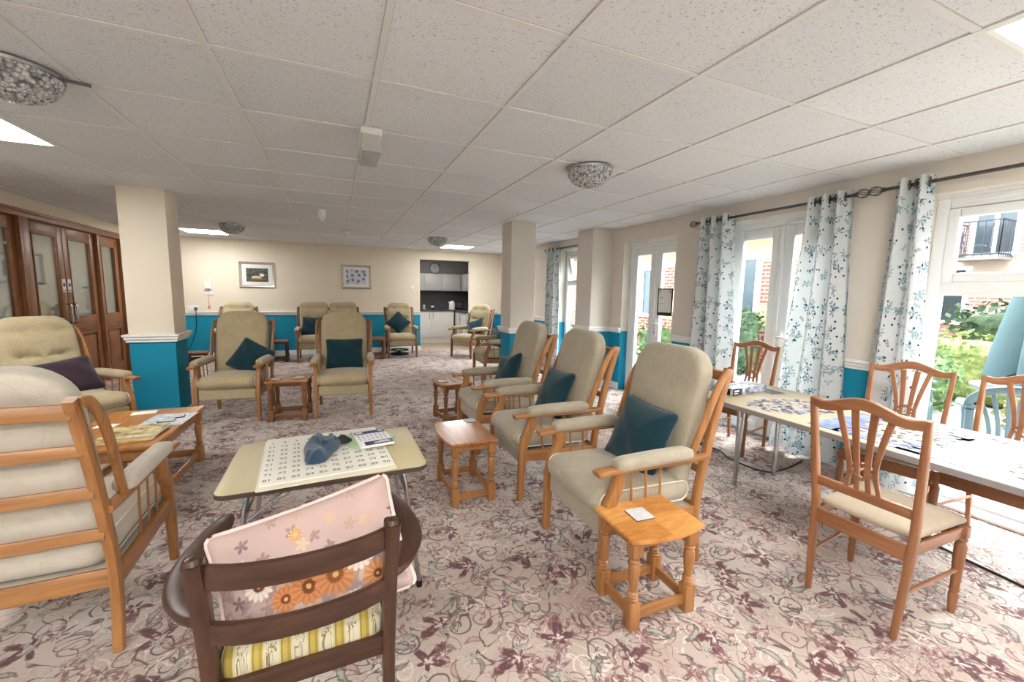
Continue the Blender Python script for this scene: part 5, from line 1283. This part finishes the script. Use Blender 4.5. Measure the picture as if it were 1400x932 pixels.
def leafy(name, label, cat, c, s, mat, n, ls, seed, boxy=True, group=None, stem=None):
    """mass of small leaves over a body"""
    q = random.Random(seed); r = thing(name, label, cat, c, 0, group); bm = NB()
    softbox(bm, (0, 0, s[2]/2), [k*.93 for k in s], min(s)*(.22 if boxy else .48), seg=8)
    body = [(v.co.copy(), v.co-Vector((0, 0, s[2]/2))) for v in bm.verts]; nf = len(bm.faces)
    for k in range(n):
        p, d = q.choice(body); d = d.normalized(); p = p+Vector((q.gauss(0, 1), q.gauss(0, 1), q.gauss(0, 1)))*min(s)*.10+d*ls*.3
        if p.z < .02: continue
        a = Vector((q.gauss(0, 1), q.gauss(0, 1), q.gauss(0, 1))).normalized(); b = a.cross(Vector((q.gauss(0, 1), q.gauss(0, 1), q.gauss(0, 1)))).normalized(); L = ls*(.6+.8*q.random())
        bm.faces.new([bm.verts.new(p+a*L*i+b*L*j) for i, j in ((-.5, 0), (0, .28), (.5, 0), (0, -.28))])
    build('foliage', bm, mat, r, 0)
    if stem: bm = NB(); tube(bm, [(0, 0, -.1), (0, .03, stem*.6), (0, 0, stem)], .09, 8); build('trunk', bm, plain('bark', (96, 80, 64), .9), r)
    return r
GL = m_leaf('hedge_leaf', (44, 66, 38), (78, 104, 58), (124, 144, 88)); GY = m_leaf('golden_leaf', (76, 90, 44), (112, 122, 66), (160, 162, 100)); GD = m_leaf('dark_leaf', (30, 48, 32), (56, 78, 52), (92, 114, 76))
leafy('hedge', 'tall dark clipped hedge furthest beyond the large window', 'hedge', (10.4, .75, -.05), (1.1, 6., 1.35), GD, 2600, .13, 1)
leafy('hedge', 'golden topped clipped hedge in front of the dark hedge', 'hedge', (8.6, 2.55, -.05), (1.0, 2.2, .92), GY, 1500, .10, 2)
leafy('shrub', 'pale green shrub behind the patio chairs', 'shrub', (7.1, 2.95, -.05), (.8, .9, .85), GL, 900, .09, 3, False)
leafy('shrub', 'low spreading shrub in front of the golden hedge', 'shrub', (7.3, 1.55, -.05), (.8, 1.0, .45), m_leaf('mixed_leaf', (84, 88, 48), (120, 120, 72), (160, 154, 112)), 700, .08, 4, False)
leafy('shrub', 'green bush growing against the brick wing', 'shrub', (7.1, 5.55, -.05), (.6, .7, 1.25), GD, 700, .09, 5, False)
leafy('shrub', 'low bright green plant outside the far French doors', 'shrub', (6.7, 7.3, -.05), (.7, .9, .8), GL, 700, .09, 6, False)
leafy('garden_tree', 'green tree standing beside the pale apartment block', 'tree', (11.6, 2.0, 1.9), (1.8, 2.0, 3.0), GD, 1500, .2, 7, False, None, 1.)
# parasol folded down
r = thing('patio_umbrella', 'closed teal patio umbrella outside the large window', 'umbrella', (5.6, 1.41, -.03))
bm = NB(); tube(bm, [(0, 0, 0), (0, 0, 2.5)], .024, 10); build('pole', bm, plain('umbrella_pole', (120, 104, 88), .5), r)
bm = NB(); n = 64; rings = []
for z, ro, am in ((2.42, .03, 0), (2.2, .09, .25), (1.8, .15, .4), (1.4, .20, .5), (1.05, .235, .55), (.86, .25, .6), (.80, .245, .6)):
    rings.append([bm.verts.new((ro*(1+am*.8*math.cos(6*2*PI*i/n+z*.8))*math.cos(2*PI*i/n), ro*(1+am*.8*math.cos(6*2*PI*i/n+z*.8))*math.sin(2*PI*i/n), z-.07*math.cos(6*2*PI*i/n+z*.8)*(z < .9))) for i in range(n)])
for a, b in zip(rings, rings[1:]):
    for i in range(n): bm.faces.new((a[i], a[(i+1) % n], b[(i+1) % n], b[i]))
bm.faces.new(rings[0]); build('canopy', bm, plain('teal_canvas', (78, 100, 105), .8, scale=6., var=.08), r, 60)
bm = NB(); lathe(bm, [(.24, 0), (.24, .05), (.05, .09), (.04, .3)], n=20); build('base', bm, plain('umbrella_base', (90, 90, 88), .7), r)
GP = plain('green_plastic', (92, 108, 114), .4, var=.05)
def patio_chair(label, x, y, deg):
    r = thing('patio_chair', label, 'chair', (x, y, -.03), R(deg), 'green plastic patio chairs')
    for s in (-1, 1):
        bm = NB(); sweep(bm, smooth_path([(s*.27, .24, 0), (s*.26, .22, .4), (s*.28, .18, .62)], 3), prof_rect(.05, .035, .3), (1, 0, 0)); build('leg', bm, GP, r)
        bm = NB(); sweep(bm, smooth_path([(s*.26, -.30, 0), (s*.24, -.24, .42), (s*.245, -.28, .64)], 3), prof_rect(.05, .035, .3), (1, 0, 0)); build('leg', bm, GP, r)
        bm = NB(); sweep(bm, smooth_path([(s*.24, -.29, .66), (s*.30, -.1, .645), (s*.30, .14, .64), (s*.27, .24, .62)], 4), prof_rect(.055, .022, .4), (1, 0, 0)); build('arm', bm, GP, r)
    bm = NB(); slab(bm, rrect(.50, .46, .08), .40, .425, .006); build('seat', bm, GP, r)
    bm = NB(); pts = []
    for k in range(21): a = PI*k/20; pts.append((.26*math.cos(a), -.24-.10*math.sin(a)-.02, .64+.20*math.sin(a)**.8))
    sweep(bm, pts, prof_rect(.022, .05, .3), (0, 1, .2)); build('back_hoop', bm, GP, r)
    for k in range(-3, 4):
        bm = NB(); t = k/3.4; zt = .64+.20*max(0, (1-t*t))**.4-.01; x0, x1 = t*.15, t*.245
        sweep(bm, smooth_path([(x0, -.22, .42), (x0*1.05, -.25, .52), ((x0+x1)/2, -.30, .66), (x1, -.26-.10*math.sqrt(max(0, 1-t*t)), zt)], 3), prof_rect(.026, .010, .3), (1, 0, 0)); build('back_slat', bm, GP, r)
    return r
patio_chair('green plastic patio chair just outside the large window, its back to the glass', 4.75, 1.30, -72)
patio_chair('green plastic patio chair beyond the near one, beside the umbrella', 6.35, .85, 20)
patio_chair('green plastic patio chair at the left, partly behind the curtain side', 5.3, 2.25, 200)
r = thing('patio_table', 'round pale green patio table under the closed umbrella', 'table', (5.6, 1.41, -.03))
bm = NB(); lathe(bm, [(.035, .665), (.42, .665), (.44, .68), (.44, .70), (.42, .705), (.035, .705)], n=36, cap=False); build('table_top', bm, GP, r)
for k in range(4): a = PI/4+PI/2*k; bm = NB(); sweep(bm, smooth_path([(.10*math.cos(a), .10*math.sin(a), .66), (.2*math.cos(a), .2*math.sin(a), .3), (.34*math.cos(a), .34*math.sin(a), .0)], 3), prof_rect(.05, .03, .3), (-math.sin(a), math.cos(a), 0)); build('leg', bm, GP, r)

# ================================================================== LIGHT
sc = bpy.context.scene
wd = bpy.data.worlds.new('overcast_sky'); sc.world = wd; wd.use_nodes = True
t = wd.node_tree; t.nodes.clear(); out = t.nodes.new('ShaderNodeOutputWorld'); bg = t.nodes.new('ShaderNodeBackground')
tc = t.nodes.new('ShaderNodeTexCoord'); sx = t.nodes.new('ShaderNodeSeparateXYZ'); cr = t.nodes.new('ShaderNodeValToRGB')
t.links.new(tc.outputs['Generated'], sx.inputs[0]); t.links.new(sx.outputs[2], cr.inputs[0])
cr.color_ramp.elements[0].color = (.80, .88, 1, 1); cr.color_ramp.elements[1].color = (.95, .98, 1, 1)
bg.inputs[1].default_value = 5.0; t.links.new(cr.outputs[0], bg.inputs[0]); t.links.new(bg.outputs[0], out.inputs[0])
sl = bpy.data.lights.new('hazy_sun', 'SUN'); sl.energy = 16.; sl.angle = R(75); sl.color = (.96, .98, 1.)
so = bpy.data.objects.new('hazy_sun', sl); C.objects.link(so); so.rotation_euler = Vector((-.80, .12, -.58)).to_track_quat('-Z', 'Y').to_euler()
def area(name, loc, rot, sx_, sy_, pw, col):
    l = bpy.data.lights.new(name, 'AREA'); l.shape = 'RECTANGLE'; l.size = sx_; l.size_y = sy_; l.energy = pw; l.color = col
    o = bpy.data.objects.new(name, l); C.objects.link(o); o.location = loc; o.rotation_euler = rot; return o
WARM = (1., .98, .94)
area('rear_fill', (-.4, -1.2, CEIL-.04), (0, 0, 0), 3.5, .9, 50, WARM)  # added fill lamp behind the camera, without a fixture
area('corridor_light', (XL-1.1, 6.6, CEIL-.03), (0, 0, 0), .5, 2., 30, WARM)
area('kitchen_light', (2.4, 10.6, CEIL-.03), (0, 0, 0), .5, .3, 7, WARM)
sc.view_settings.view_transform = 'Standard'; sc.view_settings.look = 'None'; sc.view_settings.exposure = 1.0; sc.view_settings.gamma = 1.
sc.cycles.max_bounces = 8; sc.cycles.diffuse_bounces = 5; sc.cycles.glossy_bounces = 3; sc.cycles.transparent_max_bounces = 10
sc.cycles.sample_clamp_indirect = 6.; sc.cycles.caustics_reflective = False; sc.cycles.caustics_refractive = False
sc.cycles.use_denoising = True

# ================================================================== CAMERA
cam = bpy.data.cameras.new('camera'); cam.sensor_width = 36.; cam.lens = 36*565.3/1400; cam.clip_start = .05; cam.clip_end = 200
co = bpy.data.objects.new('camera', cam); C.objects.link(co)
yaw, pitch, roll = .40428, -.11702, .018637
F = Vector((math.sin(yaw)*math.cos(pitch), math.cos(yaw)*math.cos(pitch), math.sin(pitch)))
R0 = Vector((math.cos(yaw), -math.sin(yaw), 0)); U0 = R0.cross(F)
Rr = R0*math.cos(roll)+U0*math.sin(roll); Uu = -R0*math.sin(roll)+U0*math.cos(roll)
m = Matrix.Identity(4)
for i in range(3): m[i][0], m[i][1], m[i][2] = Rr[i], Uu[i], -F[i]
m.translation = (0, 0, H0); co.matrix_world = m; sc.camera = co
